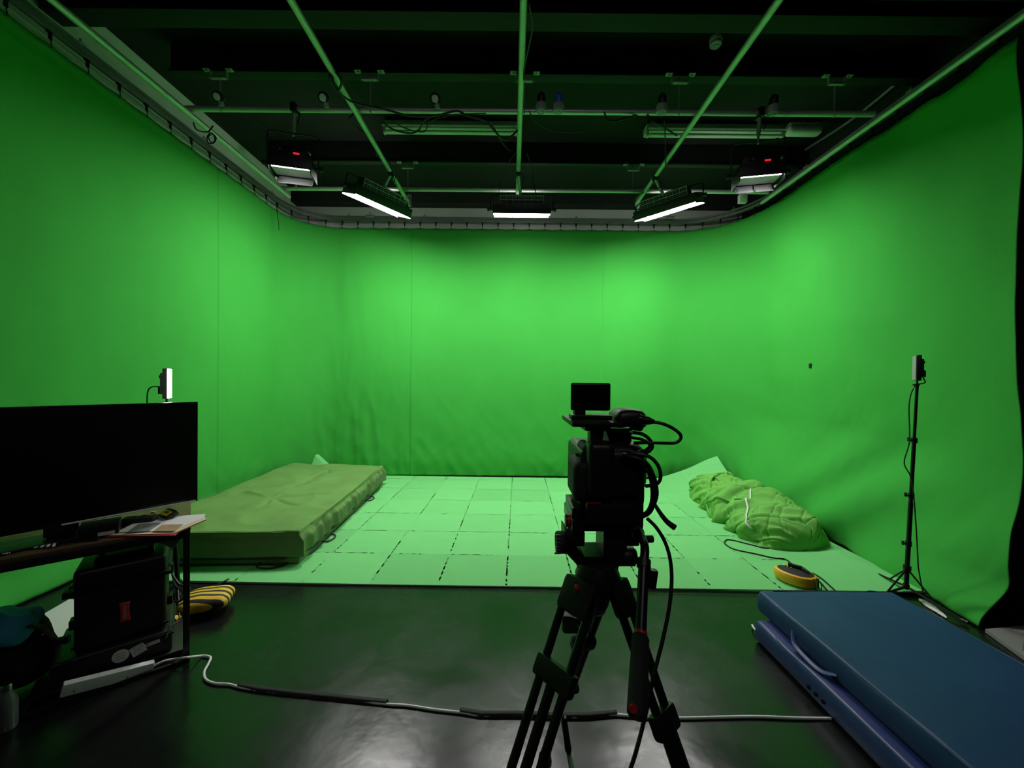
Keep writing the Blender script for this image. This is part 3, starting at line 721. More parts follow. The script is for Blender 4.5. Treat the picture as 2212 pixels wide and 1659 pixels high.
# ---------------------------------------------------------------- ceiling fittings
def batten(pxa, pxb, py, label, H=2.93):
    A = G(pxa, py, CAMH+H); B_ = G(pxb, py, CAMH+H); A.y = B_.y = (A.y+B_.y)/2
    c = (A+B_)/2; L = (B_-A).length; root = thing('fluorescent_batten', label, 'ceiling light', c+Vector((0,0,0.18)), 'unlit fluorescent ceiling lights')
    MB().box(c+Vector((0,0.06,0.115)), (L, 0.14, 0.09), 0.01).build('body', 'flap', root)
    MB().cyl(c+Vector((-L/2+0.03,-0.01,0.02)), c+Vector((L/2-0.03,-0.01,0.02)), 0.018, n=12).build('tube', 'white', root)
    MB().poly([c+Vector((-L/2,-0.06,0.07)), c+Vector((L/2,-0.06,0.07)), c+Vector((L/2,-0.05,0.055)), c+Vector((-L/2,-0.05,0.055))], 0.01).build('reflector', 'flap', root)
    for s in (-1, 1):
        MB().box(c+Vector((s*(L/2-0.012),0.01,0.035)), (0.024, 0.06, 0.06), 0.006).build('end_cap', 'flap', root)
        MB().cyl(c+Vector((s*L*0.3,0.06,0.155)), Vector((c.x+s*L*0.3, c.y+0.06, ZC)), 0.006, n=8).build('hanger', 'galv', root)
batten(829, 1118, 290, 'long pale unlit fluorescent ceiling light left of the central pipe')
batten(1396, 1693, 297, 'long pale unlit fluorescent ceiling light right of the central pipe')
A = G(1738, 292, CAMH+2.93); root = thing('emergency_light', 'short rounded white ceiling light beside the right fluorescent', 'ceiling light', A+Vector((0,0,0.16)))
MB().soft((0.40, 0.12, 0.10), 0.04, None, (6,4,2), Matrix.Translation(A+Vector((0,0.02,0.06)))).build('diffuser', 'white', root)
b = MB(); b.box(A+Vector((0,0.02,0.12)), (0.38,0.10,0.03), 0.008); b.cyl(A+Vector((0,0.02,0.13)), Vector((A.x, A.y+0.02, ZC)), 0.008); b.build('base', 'flap', root)
A = G(1546, 92, ZC-0.04); root = thing('smoke_detector', 'round white smoke detector on the dark ceiling', 'smoke detector', Vector((A.x, A.y, ZC)))
zz = Vector((A.x, A.y, ZC)); dn = Vector((0,0,-1))
MB().lathe(zz, zz+dn, [(0,0.052),(0.03,0.056),(0.034,0.054)]).build('base', 'white', root)
MB().lathe(zz+dn*0.034, zz+dn, [(0,0.044),(0.012,0.052),(0.03,0.050),(0.042,0.036)]).build('cover', 'white', root)
MB().lathe(zz+dn*0.076, zz+dn, [(0,0.030),(0.01,0.026),(0.012,0.012),(0.018,0.010)]).build('sensor', 'white', root)
for px, py, t in ((704, 4, 'left'), (1284, 3, 'centre')):
    A = G(px, py, ZC-0.02); b = MB(); b.lathe((A.x,A.y,ZC), (A.x,A.y,ZC-1), [(0,0.02),(0.01,0.02),(0.018,0.012)]); tag(b.build('ceiling_fixing', 'white'), 'small pale fixing at the top %s of the ceiling' % t, 'fixing')
A = P(1604, 430, 5.2); b = MB(); b.box(A, (0.10, 0.06, 0.11), 0.006); tag(b.build('junction_box', 'flap'), 'small pale junction box below the rear cross pipe on the right', 'junction box')
b = MB(); b.cyl(A+Vector((0,0,0.05)), A+Vector((0,-0.06,0.115)), 0.006); jb = b.build('bracket', 'galv', bpy.data.objects['junction_box'])
for px, py, k in ((800, 467, 'left'), (1447, 470, 'right')):
    A = P(px, py, 6.2); b = MB(); b.box(A, (0.13, 0.04, 0.035), 0.008); b.cyl(A, A+Vector((0,0,0.06)), 0.008); tag(b.build('track_bracket', 'galv'), 'small bracket on the back curtain track behind the bright %s lamp' % k, 'bracket')

# ---------------------------------------------------------------- studio lamps
def lamp(name, label, X, W, em, hang, side=False, flaps=0, D=0.27):
    """X: matrix placing the lamp, whose face looks along local -Z; hang: point on the pipe above"""
    org = X.translation.copy(); root = thing(name, label, 'studio light', org)
    H = 0.10
    b = MB(X); b.box((0,0,H/2), (W, D, H), 0.008)
    b.box((0,D/2-0.004,-0.010), (W,0.008,0.022)) if side else b.box((0,D/2-0.004,-0.016), (W,0.008,0.034)); b.box((0,-D/2+0.004,-0.003), (W,0.008,0.008)); sl = 0.05 if side else 0.018
    b.box((-W/2+0.004,0,0.001-sl/2), (0.008,D,sl)); b.box((W/2-0.004,0,0.001-sl/2), (0.008,D,sl))
    b.build('housing', 'black', root)
    b = MB(X)
    if side: b.box((0,-D/2+0.028,-0.001), (W-0.05, 0.026, 0.004), 0.001)
    else: b.box((0,0,-0.002), (W-0.03, D-0.03, 0.006))
    b.build('diffuser', em, root)
    if side: MB(X).box((0,0.012,-0.001), (W-0.03, D-0.05, 0.004)).build('reflector', 'flap', root)
    else: MB(X).box((0,D/2-0.011,-0.016), (W-0.02,0.004,0.030)).build('rear_lip', 'flap', root)
    b = MB(X); b.box((0,0.0,H+0.055), (W*0.72, D*0.62, 0.11), 0.006, taper=0.82 if side else 0.95); b.build('ballast_case', 'black', root)
    b = MB(X)
    if not side:
        n = 7; gy = -D*0.36; gw = W*0.74
        for k in range(n+1): b.box((-gw/2+gw*k/n, gy, H+0.050), (0.009, 0.008, 0.086), 0.001)
        for zz_ in (0.004, 0.050, 0.096): b.box((0, gy-0.001, H+zz_), (gw+0.01, 0.008, 0.012), 0.001)
        for k in range(n):
            for z_ in (0.027, 0.073): b.box((-gw/2+gw*(k+0.5)/n, gy-0.002, H+z_), (gw/n*0.55, 0.006, 0.007), 0.002)
        b.build('vent_grille', 'grille', root)
    else:
        b.box((0.05,-D*0.33-0.012,H+0.03), (0.05,0.006,0.014)); b.build('readout', 'redled', root)
        b = MB(X)
        for xx in (-0.08, 0.16): MB(X).cyl((xx,-D*0.33,H+0.045), (xx,-D*0.33-0.03,H+0.045), 0.011, n=10).build('knob', 'silver', root)
    if not side: MB(X).box((0, D/2+0.001, H*0.62), (W*0.75, 0.003, 0.035)).build('rear_glow_strip', 'rearglow', root)  # added emissive strip on the unseen rear face, lights the upper back wall
    for s in (-1, 1):
        b = MB(X); b.cyl((s*(W/2), 0, H*0.5), (s*(W/2+0.05), 0, H*0.5), 0.012); b.lathe((s*(W/2+0.045),0,H*0.5), (s*(W/2+0.1),0,H*0.5), [(0,0.02),(0.02,0.024),(0.03,0.02)]); b.build('pivot_knob', 'black', root)
    # yoke rises vertically in world space
    Rz = X.to_3x3(); ax = Rz @ Vector((1,0,0)); pc = X @ Vector((0,0,H*0.5)); top = min(hang.z-0.10, pc.z+0.30)
    e1 = pc-ax*(W/2+0.035); e2 = pc+ax*(W/2+0.035)
    c1 = Vector((e1.x,e1.y,top-0.04)); c2 = Vector((e2.x,e2.y,top-0.04))
    MB().tube([e1, e1.lerp(c1,0.9), c1.lerp(Vector((c1.lerp(c2,0.06).x, c1.lerp(c2,0.06).y, top)),1.0), c1.lerp(c2,0.5)+Vector((0,0,0.04)), Vector((c2.lerp(c1,0.06).x, c2.lerp(c1,0.06).y, top)), c2.lerp(e2,0.1), e2], 0.007, n=8, sub=6).build('yoke', 'black', root)
    m = c1.lerp(c2, 0.5)+Vector((0,0,0.04))
    b = MB(); b.cyl(m-Vector((0,0,0.02)), Vector((m.x, m.y, hang.z-0.12)), 0.010); b.cyl(Vector((m.x,m.y,hang.z-0.20)), Vector((hang.x,hang.y,hang.z-0.03)), 0.018, n=14, bev=0.003)
    b.build('spigot', 'galv', root)
    b = MB(); b.box(hang-Vector((0,0,0.005)), (0.05,0.085,0.085), 0.012); b.tube([hang+Vector((0.03,0,-0.03)), hang+Vector((0.06,-0.02,-0.06)), hang+Vector((0.05,-0.02,-0.11)), hang+Vector((0.03,-0.01,-0.16))], 0.005, n=6)
    b.build('clamp', 'blackmetal', root)
    for k in range(flaps):
        ang = 0.9
        if side:
            ww = (W-0.05)/flaps; xc = -W/2+0.025+ww*(k+0.5)
            T = X @ Matrix.Translation((xc, D/2, 0.0)) @ Matrix.Rotation(-0.62, 4, 'X')
            b = MB(T)
            def fl(u, v): return Vector(((u-0.5)*(ww-0.014), 0.0+0.012*math.sin(PI*v), -0.005-0.115*v))
            b.grid(6, 8, fl); o = b.build('reflector_flap', 'flap', root); sd = o.modifiers.new('t','SOLIDIFY'); sd.thickness = 0.003
    return root
def place(c, rz, tilt): return Matrix.Translation(c) @ rotz(rz) @ Matrix.Rotation(tilt, 4, 'X')
# back left, back centre, back right
cL = Vector((-1.66, 4.76, 3.745)); cC = Vector((0.10, 4.92, 3.72)); cR = Vector((1.93, 4.86, 3.75))
lamp('studio_light', 'brightly lit rectangular studio light hanging at the back left, angled to the left', place(cL, math.radians(55), 0.36), 0.80, 'em0', Vector((XB, 4.58, CAMH+HP)))
lamp('studio_light', 'studio light with slotted grille hanging at the middle of the back, facing the curtain', place(cC, 0.0, 0.31), 0.72, 'em1', Vector((XC, 4.55, CAMH+HP)))
lamp('studio_light', 'brightly lit rectangular studio light hanging at the back right, angled to the right', place(cR, math.radians(-46), 0.34), 0.78, 'em2', Vector((XD, 4.62, CAMH+HP)))
sL = Vector((-2.06, 3.62, 3.53)); sR = Vector((2.27, 3.62, 3.50))
lamp('studio_light', 'dark studio light with red readout and white flap, near the left curtain', place(sL, math.radians(14), 0.05), 0.36, 'es0', Vector((-2.04, YN, zx)), side=True, flaps=1, D=0.22)
lamp('studio_light', 'dark studio light with two white flaps, near the right curtain', place(sR, math.radians(-12), 0.05), 0.38, 'es1', Vector((2.27, YN, zx)), side=True, flaps=2, D=0.22)

# ---------------------------------------------------------------- video camera on its tripod
D0 = 1.0
def tp(px, py, d=D0): return P(px, py, d)
def bx(b, x0, y0, x1, y1, d0, d1, bev=0.004, seg=2):       # a block whose near face spans the given rectangle, between depths d0 and d1
    a = tp(x0, y0, d0); c = tp(x1, y1, d0); cx, cz = (a.x+c.x)/2, (a.z+c.z)/2
    return b.box((cx, (d0+d1)/2, cz), (abs(c.x-a.x), abs(d1-d0), abs(a.z-c.z)), bev, seg=seg)
vc = thing('video_camera', 'black video camera with flip-up monitor mounted on the tripod', 'video camera', tp(1320, 1148))
b = MB(); bx(b, 1254, 972, 1396, 1100, 0.97, 1.20, 0.022, 4); bx(b, 1262, 1060, 1392, 1147, 0.97, 1.16, 0.010); b.soft((0.155, 0.10, 0.14), 0.045, None, (5,4,4), Matrix.Translation(tp(1330, 1010, 1.02))); b.build('body', 'black', vc)
b = MB(); bx(b, 1273, 958, 1330, 1080, 0.93, 1.0, 0.018, 4); b.build('rear_hump', 'black', vc)
b = MB(); bx(b, 1268, 1088, 1374, 1136, 0.945, 1.0, 0.004); b.build('battery', 'black', vc)
b = MB(); bx(b, 1266, 1086, 1298, 1088, 0.942, 0.946, 0.0); b.build('battery_trim', 'red', vc)
b = MB(); b.soft((0.05, 0.13, 0.105), 0.022, None, (4,6,5), Matrix.Translation(tp(1252, 1030, 1.02))); b.soft((0.030, 0.10, 0.10), 0.014, None, (4,6,5), Matrix.Translation(tp(1264, 995, 1.02))); b.build('side_grip', 'rubber', vc)
b = MB(); b.tube([tp(1262, 985, 0.99), tp(1248, 983, 0.99), tp(1247, 979, 0.99)], 0.004, n=8); b.build('side_screw', 'black', vc)
mon = MB(); 
m0, m1, m2, m3 = tp(1233,827,0.98), tp(1316,827,0.98), tp(1320,888,0.98), tp(1233,886,0.98)
cc = (m0+m1+m2+m3)/4; mon.box(cc, (0.100, 0.014, 0.070), 0.006, seg=3); mo = mon.build('monitor', 'black', vc)
MB().box(cc+Vector((0,-0.0072,0.003)), (0.086,0.001,0.054)).build('screen', 'tv', mo)
b = MB(); bx(b, 1241, 884, 1265, 900, 0.975, 1.0, 0.002); b.build('monitor_arm', 'black', vc)
b = MB(); bx(b, 1234, 896, 1323, 909, 0.965, 1.01, 0.004); b.build('monitor_base', 'black', vc)
b = MB(); bx(b, 1236, 911, 1345, 924, 0.96, 1.16, 0.005); bx(b, 1264, 922, 1320, 932, 0.97, 1.10, 0.004); b.build('top_handle', 'black', vc)
b = MB(); b.cyl(tp(1289, 926, 1.0), tp(1289, 962, 1.0), 0.020, 0.012); bx(b, 1275, 926, 1302, 958, 0.99, 1.03, 0.006); b.build('handle_post', 'black', vc)
b = MB(); a1, a2, a3, a4 = tp(1306,926,1.02), tp(1364,926,1.02), tp(1364,970,1.02), tp(1322,966,1.02); b.poly([a1,a2,a3,a4], 0.09, Vector((0,1,0))); b.build('handle_bracket', 'black', vc)
b = MB(); b.soft((0.085, 0.10, 0.046), 0.020, lambda p: Vector((p.x, p.y, p.z + 0.010*math.cos(p.x*30))), (6,5,3), Matrix.Translation(tp(1354, 909, 1.02))); b.build('audio_unit', 'black', vc)
b = MB(); b.cyl(tp(1368,904,0.99), tp(1390,910,0.965), 0.015, 0.013); b.cyl(tp(1366,918,1.0), tp(1384,920,0.98), 0.014); b.build('audio_socket', 'black', vc)
b = MB(); b.lathe(tp(1382,906,0.97), tp(1412,911,0.955), [(0,0.013),(0.006,0.0125),(0.008,0.011),(0.022,0.0105),(0.026,0.008),(0.036,0.005)]); b.build('audio_plug', 'blackmetal', vc)
def cam_cable(pts, r=0.0038): MB().tube([tp(*q) for q in pts], r, n=8).build('cable', 'cable', vc)
cam_cable([(1408,911,0.958),(1430,915,0.95),(1453,925,0.95),(1469,938,0.95),(1470,948,0.95),(1460,956,0.95),(1440,957,0.95),(1400,956,0.95),(1370,957,0.97)], 0.0042)
cam_cable([(1362,934,0.98),(1385,937,0.955),(1400,946,0.95),(1408,958,0.95),(1408,968,0.95),(1398,977,0.95),(1384,981,0.96),(1362,978,0.97)], 0.0045)
cam_cable([(1362,945,0.98),(1385,949,0.955),(1398,955,0.95),(1404,963,0.95),(1395,972,0.955),(1380,977,0.96)])
cam_cable([(1350,978,0.96),(1380,981,0.945),(1405,988,0.94),(1421,1005,0.94),(1427,1025,0.94),(1424,1040,0.94),(1414,1047,0.95),(1395,1050,0.97)], 0.0045)
cam_cable([(1345,985,0.96),(1372,988,0.945),(1395,1000,0.94),(1408,1020,0.94),(1416,1045,0.945),(1418,1070,0.95),(1412,1090,0.96)], 0.0055)
b = MB(); b.tube([tp(1392,1008,1.0), tp(1404,1020,0.99), tp(1411,1050,0.985), tp(1411,1082,0.985), tp(1402,1105,0.99), tp(1388,1114,1.0)], 0.012, n=10, flat=0.6); b.build('hand_strap', 'rubber', vc)
b = MB(); b.tube([tp(1410,1082,0.985), tp(1424,1105,0.97), tp(1440,1126,0.96), tp(1458,1140,0.955)], lambda t: 0.0042+0.0035*t, n=10); b.build('strap_end', 'rubber', vc)
for (x,y) in ((1346,980),(1366,980),(1360,934)):
    MB().cyl(tp(x,y,0.955), tp(x+7,y+1,0.952), 0.005, n=10).build('cable_connector', 'silver', vc)
bx(MB(), 0,0,1,1,1,1.1)  if False else None
b = MB(); b.lathe(tp(1325, 1040, 1.19), tp(1325, 1040, 1.19)+Vector((0,1,0)), [(0,0.06),(0.02,0.058),(0.03,0.045),(0.12,0.045),(0.13,0.055),(0.16,0.055)]); b.build('lens', 'black', vc)

tr = thing('tripod', 'black twin-tube video tripod with fluid head carrying the camera', 'tripod', (0.21, 1.0, 0))
b = MB(); bx(b, 1236, 1098, 1256, 1128, 0.96, 1.08, 0.002); bx(b, 1236, 1125, 1263, 1152, 0.95, 1.10, 0.003); bx(b, 1250, 1144, 1356, 1149, 0.95, 1.10, 0.002); b.build('sliding_plate', 'blackmetal', tr)
b = MB(); bx(b, 1237, 1148, 1264, 1182, 0.96, 1.05, 0.006)
pts = [tp(1237,1176,0.97), tp(1222,1150,0.97), tp(1222,1194,0.97), tp(1246,1220,0.97), tp(1330,1222,0.97), tp(1354,1190,0.97), tp(1354,1146,0.97), tp(1304,1146,0.97), tp(1304,1203,0.97), tp(1263,1203,0.97)]
b.poly(pts[1:], 0.09, Vector((0,1,0))); b.cyl(tp(1326,1201,1.01), tp(1373,1201,1.01), 0.025, n=24, bev=0.006); b.lathe(tp(1290,1218,1.01), tp(1290,1240,1.01), [(0,0.055),(0.012,0.052),(0.03,0.045)]); b.build('fluid_head', 'black', tr)
MB().lathe(tp(1222,1171,1.0), tp(1198,1171,1.0), [(0,0.026),(0.004,0.028),(0.022,0.028),(0.026,0.024)]).build('drag_knob', 'rubber', tr)
b = MB()
for k in range(7): b.box(tp(1203+0*k,1171,1.0)+Vector((-0.0, -0.0275*math.cos((k-3)*0.35), 0.0275*math.sin((k-3)*0.35))), (0.016,0.002,0.002))
b.build('knob_rib', 'galv', tr)
MB().lathe(tp(1237,1124,0.99), tp(1221,1124,0.99), [(0,0.010),(0.004,0.015),(0.016,0.016),(0.018,0.013)]).build('lock_knob', 'red', tr)
MB().lathe(tp(1225,1124,0.99), tp(1215,1124,0.99), [(0,0.0165),(0.004,0.0165),(0.005,0.014)]).build('knob_cap', 'black', tr)
b = MB(); bx(b, 1352, 1148, 1382, 1181, 0.98, 1.02, 0.005); b.cyl(tp(1377,1151,0.965), tp(1377,1151,1.02), 0.017, n=20, bev=0.003); b.cyl(tp(1385,1164,0.985), tp(1411,1164,0.985), 0.0095, n=12, bev=0.002); b.build('handle_joint', 'black', tr)
pan = MB(); hp = [tp(1378,1148,0.96), tp(1388,1165,0.93), tp(1393,1185,0.90), tp(1391,1215,0.88)]; pan.tube(hp, 0.010, n=12)
q1, q2, q3 = tp(1391,1212,0.88), tp(1384,1364,0.80), tp(1376,1545,0.70)
pan.cyl(q1, q2, 0.0115, n=16); pan.build('pan_handle', 'blackmetal', tr)
MB().cyl(tp(1391,1207,0.885), tp(1390,1228,0.872), 0.0155, n=16, bev=0.002).build('handle_collar', 'black', tr)
b = MB(); b.box(tp(1409,1250,0.865), (0.018, 0.016, 0.042), 0.003, Matrix.Rotation(0.12,4,'Y')); b.build('handle_clip', 'black', tr)
MB().cyl(q2, q2.lerp(q3,0.045), 0.0135, n=18).build('handle_ring', 'red', tr)
g = MB(); gd = (q3-q2); L_ = gd.length; g.lathe(q2.lerp(q3,0.045), q3, [(0,0.014),(0.006,0.0175),(0.03,0.0170),(L_*0.5,0.0180),(L_*0.88,0.0185),(L_*0.95,0.0182),(L_*1.0,0.013)]); g.build('handle_grip', 'rubber', tr)
b = MB(); b.cyl(tp(1368,1530,0.688), tp(1368,1532,0.684), 0.007, n=12); b.build('grip_badge', 'red', tr)
# crown
b = MB(); b.lathe(tp(1291,1214,1.0), tp(1291,1214,1.0)-Vector((0,0,1)), [(0,0.046),(0.03,0.058),(0.06,0.056),(0.085,0.035),(0.11,0.028)])
crown_z = tp(1291,1250,1.0).z
b.build('crown', 'black', tr)
def strut(p, q, r, name='leg_tube', m='blackmetal', par=None): return MB().cyl(p, q, r, n=14, bev=0.001).build(name, m, par or tr)
def shoulder(pts, d, nrm=Vector((0,1,0)), th=0.05):
    return MB().poly([tp(*q, d) for q in pts], th, nrm)
def leg(top_c, foot, half, tc=0.15, tend=0.62, low=0.013):
    """twin upper tubes, clamp block, single lower tube, foot"""
    ax = (foot-top_c).normalized(); side = ax.cross(Vector((foot.x-top_c.x, foot.y-top_c.y, 0))).normalized()
    mid = top_c.lerp(foot, tc); L = (foot-top_c).length
    root = MB(); 
    root.cyl(top_c+side*half, top_c.lerp(foot,tend)+side*half*0.8, 0.0105, n=14); root.cyl(top_c-side*half, top_c.lerp(foot,tend)-side*half*0.8, 0.0105, n=14)
    lg = root.build('leg', 'blackmetal', tr)
    rot = ax.to_track_quat('Z','Y').to_matrix()
    R = Matrix.Identity(4)
    f2 = side.cross(ax).normalized()
    for i in range(3): R[i][0] = side[i]; R[i][1] = f2[i]; R[i][2] = ax[i]
    MB().box(top_c.lerp(foot,0.02), (half*2+0.016, 0.040, 0.085), 0.014, R).build('leg_shoulder', 'black', lg)
    MB().box(mid, (half*2+0.035, 0.030, 0.050), 0.010, R).build('leg_clamp', 'black', lg)
    MB().cyl(top_c.lerp(foot,tc), top_c.lerp(foot,0.97), low, n=16).build('inner_tube', 'blackmetal', lg)
    MB().box(top_c.lerp(foot,max(tend, 0.45)), (half*2+0.03, 0.030, 0.035), 0.008, R).build('leg_clamp', 'black', lg)
    MB().lathe(foot+Vector((0,0,0.03)), foot+Vector((0,0,-1)), [(0,0.018),(0.01,0.026),(0.028,0.028),(0.03,0.026)]).build('foot', 'rubber', lg)
    return lg
legL_top = tp(1257, 1268, 0.96); legL_foot = Vector((-0.275, 0.58, 0.0))
legR_top = tp(1336, 1268, 0.97); legR_foot = Vector((0.62, 0.56, 0.0))
legB_top = tp(1292, 1290, 1.05); legB_foot = Vector((0.155, 1.62, 0.0))
leg(legL_top, legL_foot, 0.040, 0.16, 0.62, 0.012); leg(legR_top, legR_foot, 0.022, 0.235, 0.24, 0.020); leg(legB_top, legB_foot, 0.020, 0.20, 0.44, 0.012)
b = MB(); b.tube([tp(1247,1268,0.93)+Vector((0.0,-0.01,0)), tp(1246,1268,0.915), tp(1246,1272,0.914)], 0.006, n=10); b.build('leg_badge', 'red', tr)
b = MB(); hubp = Vector((0.175, 0.98, 0.56))
for f, tpt in ((legL_foot, legL_top), (legR_foot, legR_top), (legB_foot, legB_top)):
    b.tube([hubp, hubp.lerp(tpt.lerp(f, 0.60), 0.5)+Vector((0,0,-0.01)), tpt.lerp(f, 0.60)], 0.007, n=8)
b.lathe(hubp+Vector((0,0,0.02)), hubp-Vector((0,0,1)), [(0,0.02),(0.01,0.026),(0.03,0.026),(0.04,0.018)]); b.build('spreader', 'black', tr)
# small pouch
c = tp(1245, 1345, 1.08); pr = thing('pouch', 'small dark grey pouch with a silver snap hanging between the tripod legs', 'pouch', c)
MB().soft((0.082, 0.03, 0.052), 0.010, None, (5,3,4), Matrix.Translation(c)).build('body', 'grey', pr)
MB().soft((0.084, 0.010, 0.022), 0.0045, lambda p: p+Vector((0,0,-0.006*math.exp(-(p.x/0.014)**2))), (16,2,3), Matrix.Translation(c+Vector((0,-0.016,0.018)))).build('flap', 'grey', pr)
MB().lathe(c+Vector((0.002,-0.020,0.008)), c+Vector((0.002,-1,0.008)), [(0,0.006),(0.002,0.006),(0.003,0.004)]).build('snap', 'silver', pr)
MB().tube([c+Vector((0.03,0,0.024)), c+Vector((0.045,0,0.06)), c+Vector((0.05,-0.01,0.085))], 0.004, n=6).build('loop', 'black', pr)
# long cable falling from the camera
b = MB(); b.tube([tp(1398,1120,0.95), tp(1418,1140,0.93), tp(1436,1170,0.92), tp(1447,1205,0.91), tp(1451,1250,0.90), tp(1446,1310,0.88), tp(1432,1380,0.86), tp(1412,1460,0.84), tp(1400,1520,0.83), tp(1388,1570,0.82), tp(1372,1630,0.80), tp(1352,1690,0.79), tp(1330,1760,0.79), Vector((0.16,0.62,0.2)), Vector((0.10,0.55,0.02)), Vector((-0.1,0.3,0.008)), Vector((-0.3,-0.3,0.008))], 0.0044, n=8)
tag(b.build('camera_cable', 'cable'), 'long black cable falling from the camera past the pan handle to the floor', 'cable')
c = tp(1214, 1585, 1.15)
b = MB(); b.tube([c+Vector((-0.01,0,0.12)), c+Vector((0,0,0.06)), c+Vector((0.005,0,0.04))], 0.004, n=8); b.cyl(c+Vector((0.005,0,0.05)), c+Vector((0.018,-0.01,-0.04)), 0.008, 0.010, n=12); b.tube([c+Vector((0.016,-0.01,-0.03)), c+Vector((0.028,-0.02,-0.10)), c+Vector((0.035,-0.03,-0.2))], 0.007, n=8)
o = b.build('hanging_strap', 'black', tr)

# ---------------------------------------------------------------- table and television (left)
U = Vector((-0.77, -0.64, 0)).normalized(); V_ = Vector((-0.64, 0.77, 0)).normalized()
TC = Vector((-1.80, 2.17, 0)); TZ = 0.765; TW, TD = 1.45, 0.56
TM = Matrix.Identity(4)
for i in range(3): TM[i][0] = U[i]; TM[i][1] = V_[i]
TM.translation = TC                                    # local x runs along the front edge to the left, y to the back
tb = thing('table', 'black metal framed table with brown top carrying the television', 'table', TC+U*TW/2+V_*TD/2)
b = MB(TM); b.box((TW/2, TD/2, TZ-0.011), (TW, TD, 0.022), 0.003); b.build('tabletop', 'wood', tb)
b = MB(TM)
for y in (0.015, TD-0.015): b.box((TW/2, y, TZ-0.042), (TW-0.02, 0.025, 0.038), 0.002)
for x in (0.015, TW-0.015): b.box((x, TD/2, TZ-0.042), (0.025, TD-0.03, 0.038), 0.002)
b.build('frame', 'black', tb)
for (x, y) in ((0.018, 0.018), (0.13, TD-0.03), (TW-0.018, 0.018), (TW-0.018, TD-0.02)):
    MB(TM).box((x, y, (TZ-0.06)/2+0.0), (0.030, 0.030, TZ-0.06), 0.003).build('leg', 'black', tb)
b = MB(TM); b.box((0.31, TD/2+0.035, 0.035), (0.58, TD-0.09, 0.012), 0.002); b.build('lower_shelf', 'black', tb)
b = MB(TM)
for y in (0.010, TD-0.012): b.box((0.31, y, 0.010), (0.60, 0.016, 0.018), 0.002)
b.box((0.605, TD/2, 0.016), (0.016, TD-0.02, 0.030), 0.002)
b.build('shelf_rail', 'black', tb)
# television
A_ = P(428, 868, 2.39); uT = Vector((-0.636, -0.772, 0)).normalized(); WT, HT = 1.10, 0.615
bn = Vector((uT.y, -uT.x, 0)); bn = bn if bn.y > 0 else -bn           # away from the viewer
Tm = Matrix.Identity(4)
for i in range(3): Tm[i][0] = uT[i]; Tm[i][1] = bn[i]
Tm.translation = Vector((A_.x, A_.y, A_.z-HT))
tv = thing('television', 'large black flat television standing on the table on the left', 'television', Tm @ Vector((WT/2, 0.03, 0)))
MB(Tm).box((WT/2, 0.022, HT/2), (WT, 0.040, HT), 0.004).build('case', 'tvbez', tv)
MB(Tm).box((WT/2, 0.0005, HT/2+0.006), (WT-0.018, 0.004, HT-0.030), 0.001).build('screen', 'tv', tv)
MB(Tm).cyl((0.010, -0.001, 0.006), (WT*0.50, -0.001, 0.006), 0.005, n=8).build('trim_highlight', 'white', tv)  # white bar along half the edge, standing in for a highlight on the trim
b = MB(Tm); b.box((WT*0.5, 0.065, HT*0.42), (WT*0.7, 0.05, HT*0.6), 0.02); b.build('rear_housing', 'black', tv)
b = MB(Tm); b.box((WT/2, 0.03, -0.02), (0.12, 0.03, 0.06), 0.003); zf = TZ - Tm.translation.z
b.soft((0.42, 0.20, 0.012), 0.005, None, (6,4,1), Matrix.Translation((WT/2, 0.04, zf+0.008))); b.box((WT/2,0.04,zf/2+0.0),(0.10,0.03,abs(zf)),0.003); b.build('stand', 'black', tv)

def onT(px, py, z=TZ): return G(px, py, z)
def slab(b, pts, z, th, bend=0): return b.poly([onT(x, y, z)+Vector((0,0,0)) for x, y in pts], th, Vector((0,0,1)))
z0 = TZ+0.003
fo = slab(MB(), ((228,1160),(325,1122),(440,1118),(446,1124),(386,1150),(378,1158)), z0, 0.004); fo = fo.build('folder', 'redcard'); tag(fo, 'red card folder under the papers at the table corner', 'folder')
o = slab(MB(), ((236,1157),(330,1120),(441,1117),(446,1122),(384,1149),(372,1153)), z0+0.005, 0.003).build('paper_stack', 'cream'); tag(o, 'cream sheets lying on the red folder', 'paper')
o = slab(MB(), ((250,1151),(308,1122),(444,1111),(440,1120),(372,1147)), z0+0.009, 0.003).build('white_paper', 'paper'); tag(o, 'white sheet of paper spread on top of the folder', 'paper')
o = slab(MB(), ((272,1151),(300,1132),(348,1130),(322,1147)), z0+0.013, 0.002).build('printed_sheet', 'greyprint'); tag(o, 'grey printed card on the white sheet', 'paper')
o = slab(MB(), ((331,1148),(350,1134),(395,1133),(376,1148)), z0+0.013, 0.002).build('tan_envelope', 'tan'); tag(o, 'tan card on the white sheet', 'paper')
a, b_, c_ = onT(323,1160,TZ-0.004), onT(400,1152,TZ-0.004), onT(392,1158,TZ)
b = MB(); b.poly([P(332,1166,2.19), P(395,1160,2.19), P(376,1184,2.14), P(368,1183,2.14)], 0.002); tag(b.build('loose_sheet', 'paper'), 'grey-white sheet drooping over the table edge below the folder', 'paper')
c = onT(228, 1160, TZ); root = thing('tape_deck', 'small black equipment box with a white label on the table under the television', 'device', c)
X = Matrix.Translation(c) @ rotz(math.atan2(U.y, U.x)+PI) 
MB(X).box((-0.025, 0.05, 0.034), (0.150, 0.12, 0.068), 0.005).build('case', 'black', root)
MB(X).box((0.004, -0.0112, 0.022), (0.062, 0.002, 0.018)).build('label', 'paper', root)
b = MB(X)
for k in range(3): b.box((-0.025, -0.0105, 0.012+0.022*k), (0.146, 0.002, 0.0025))
b.build('seam', 'blackmatte', root)
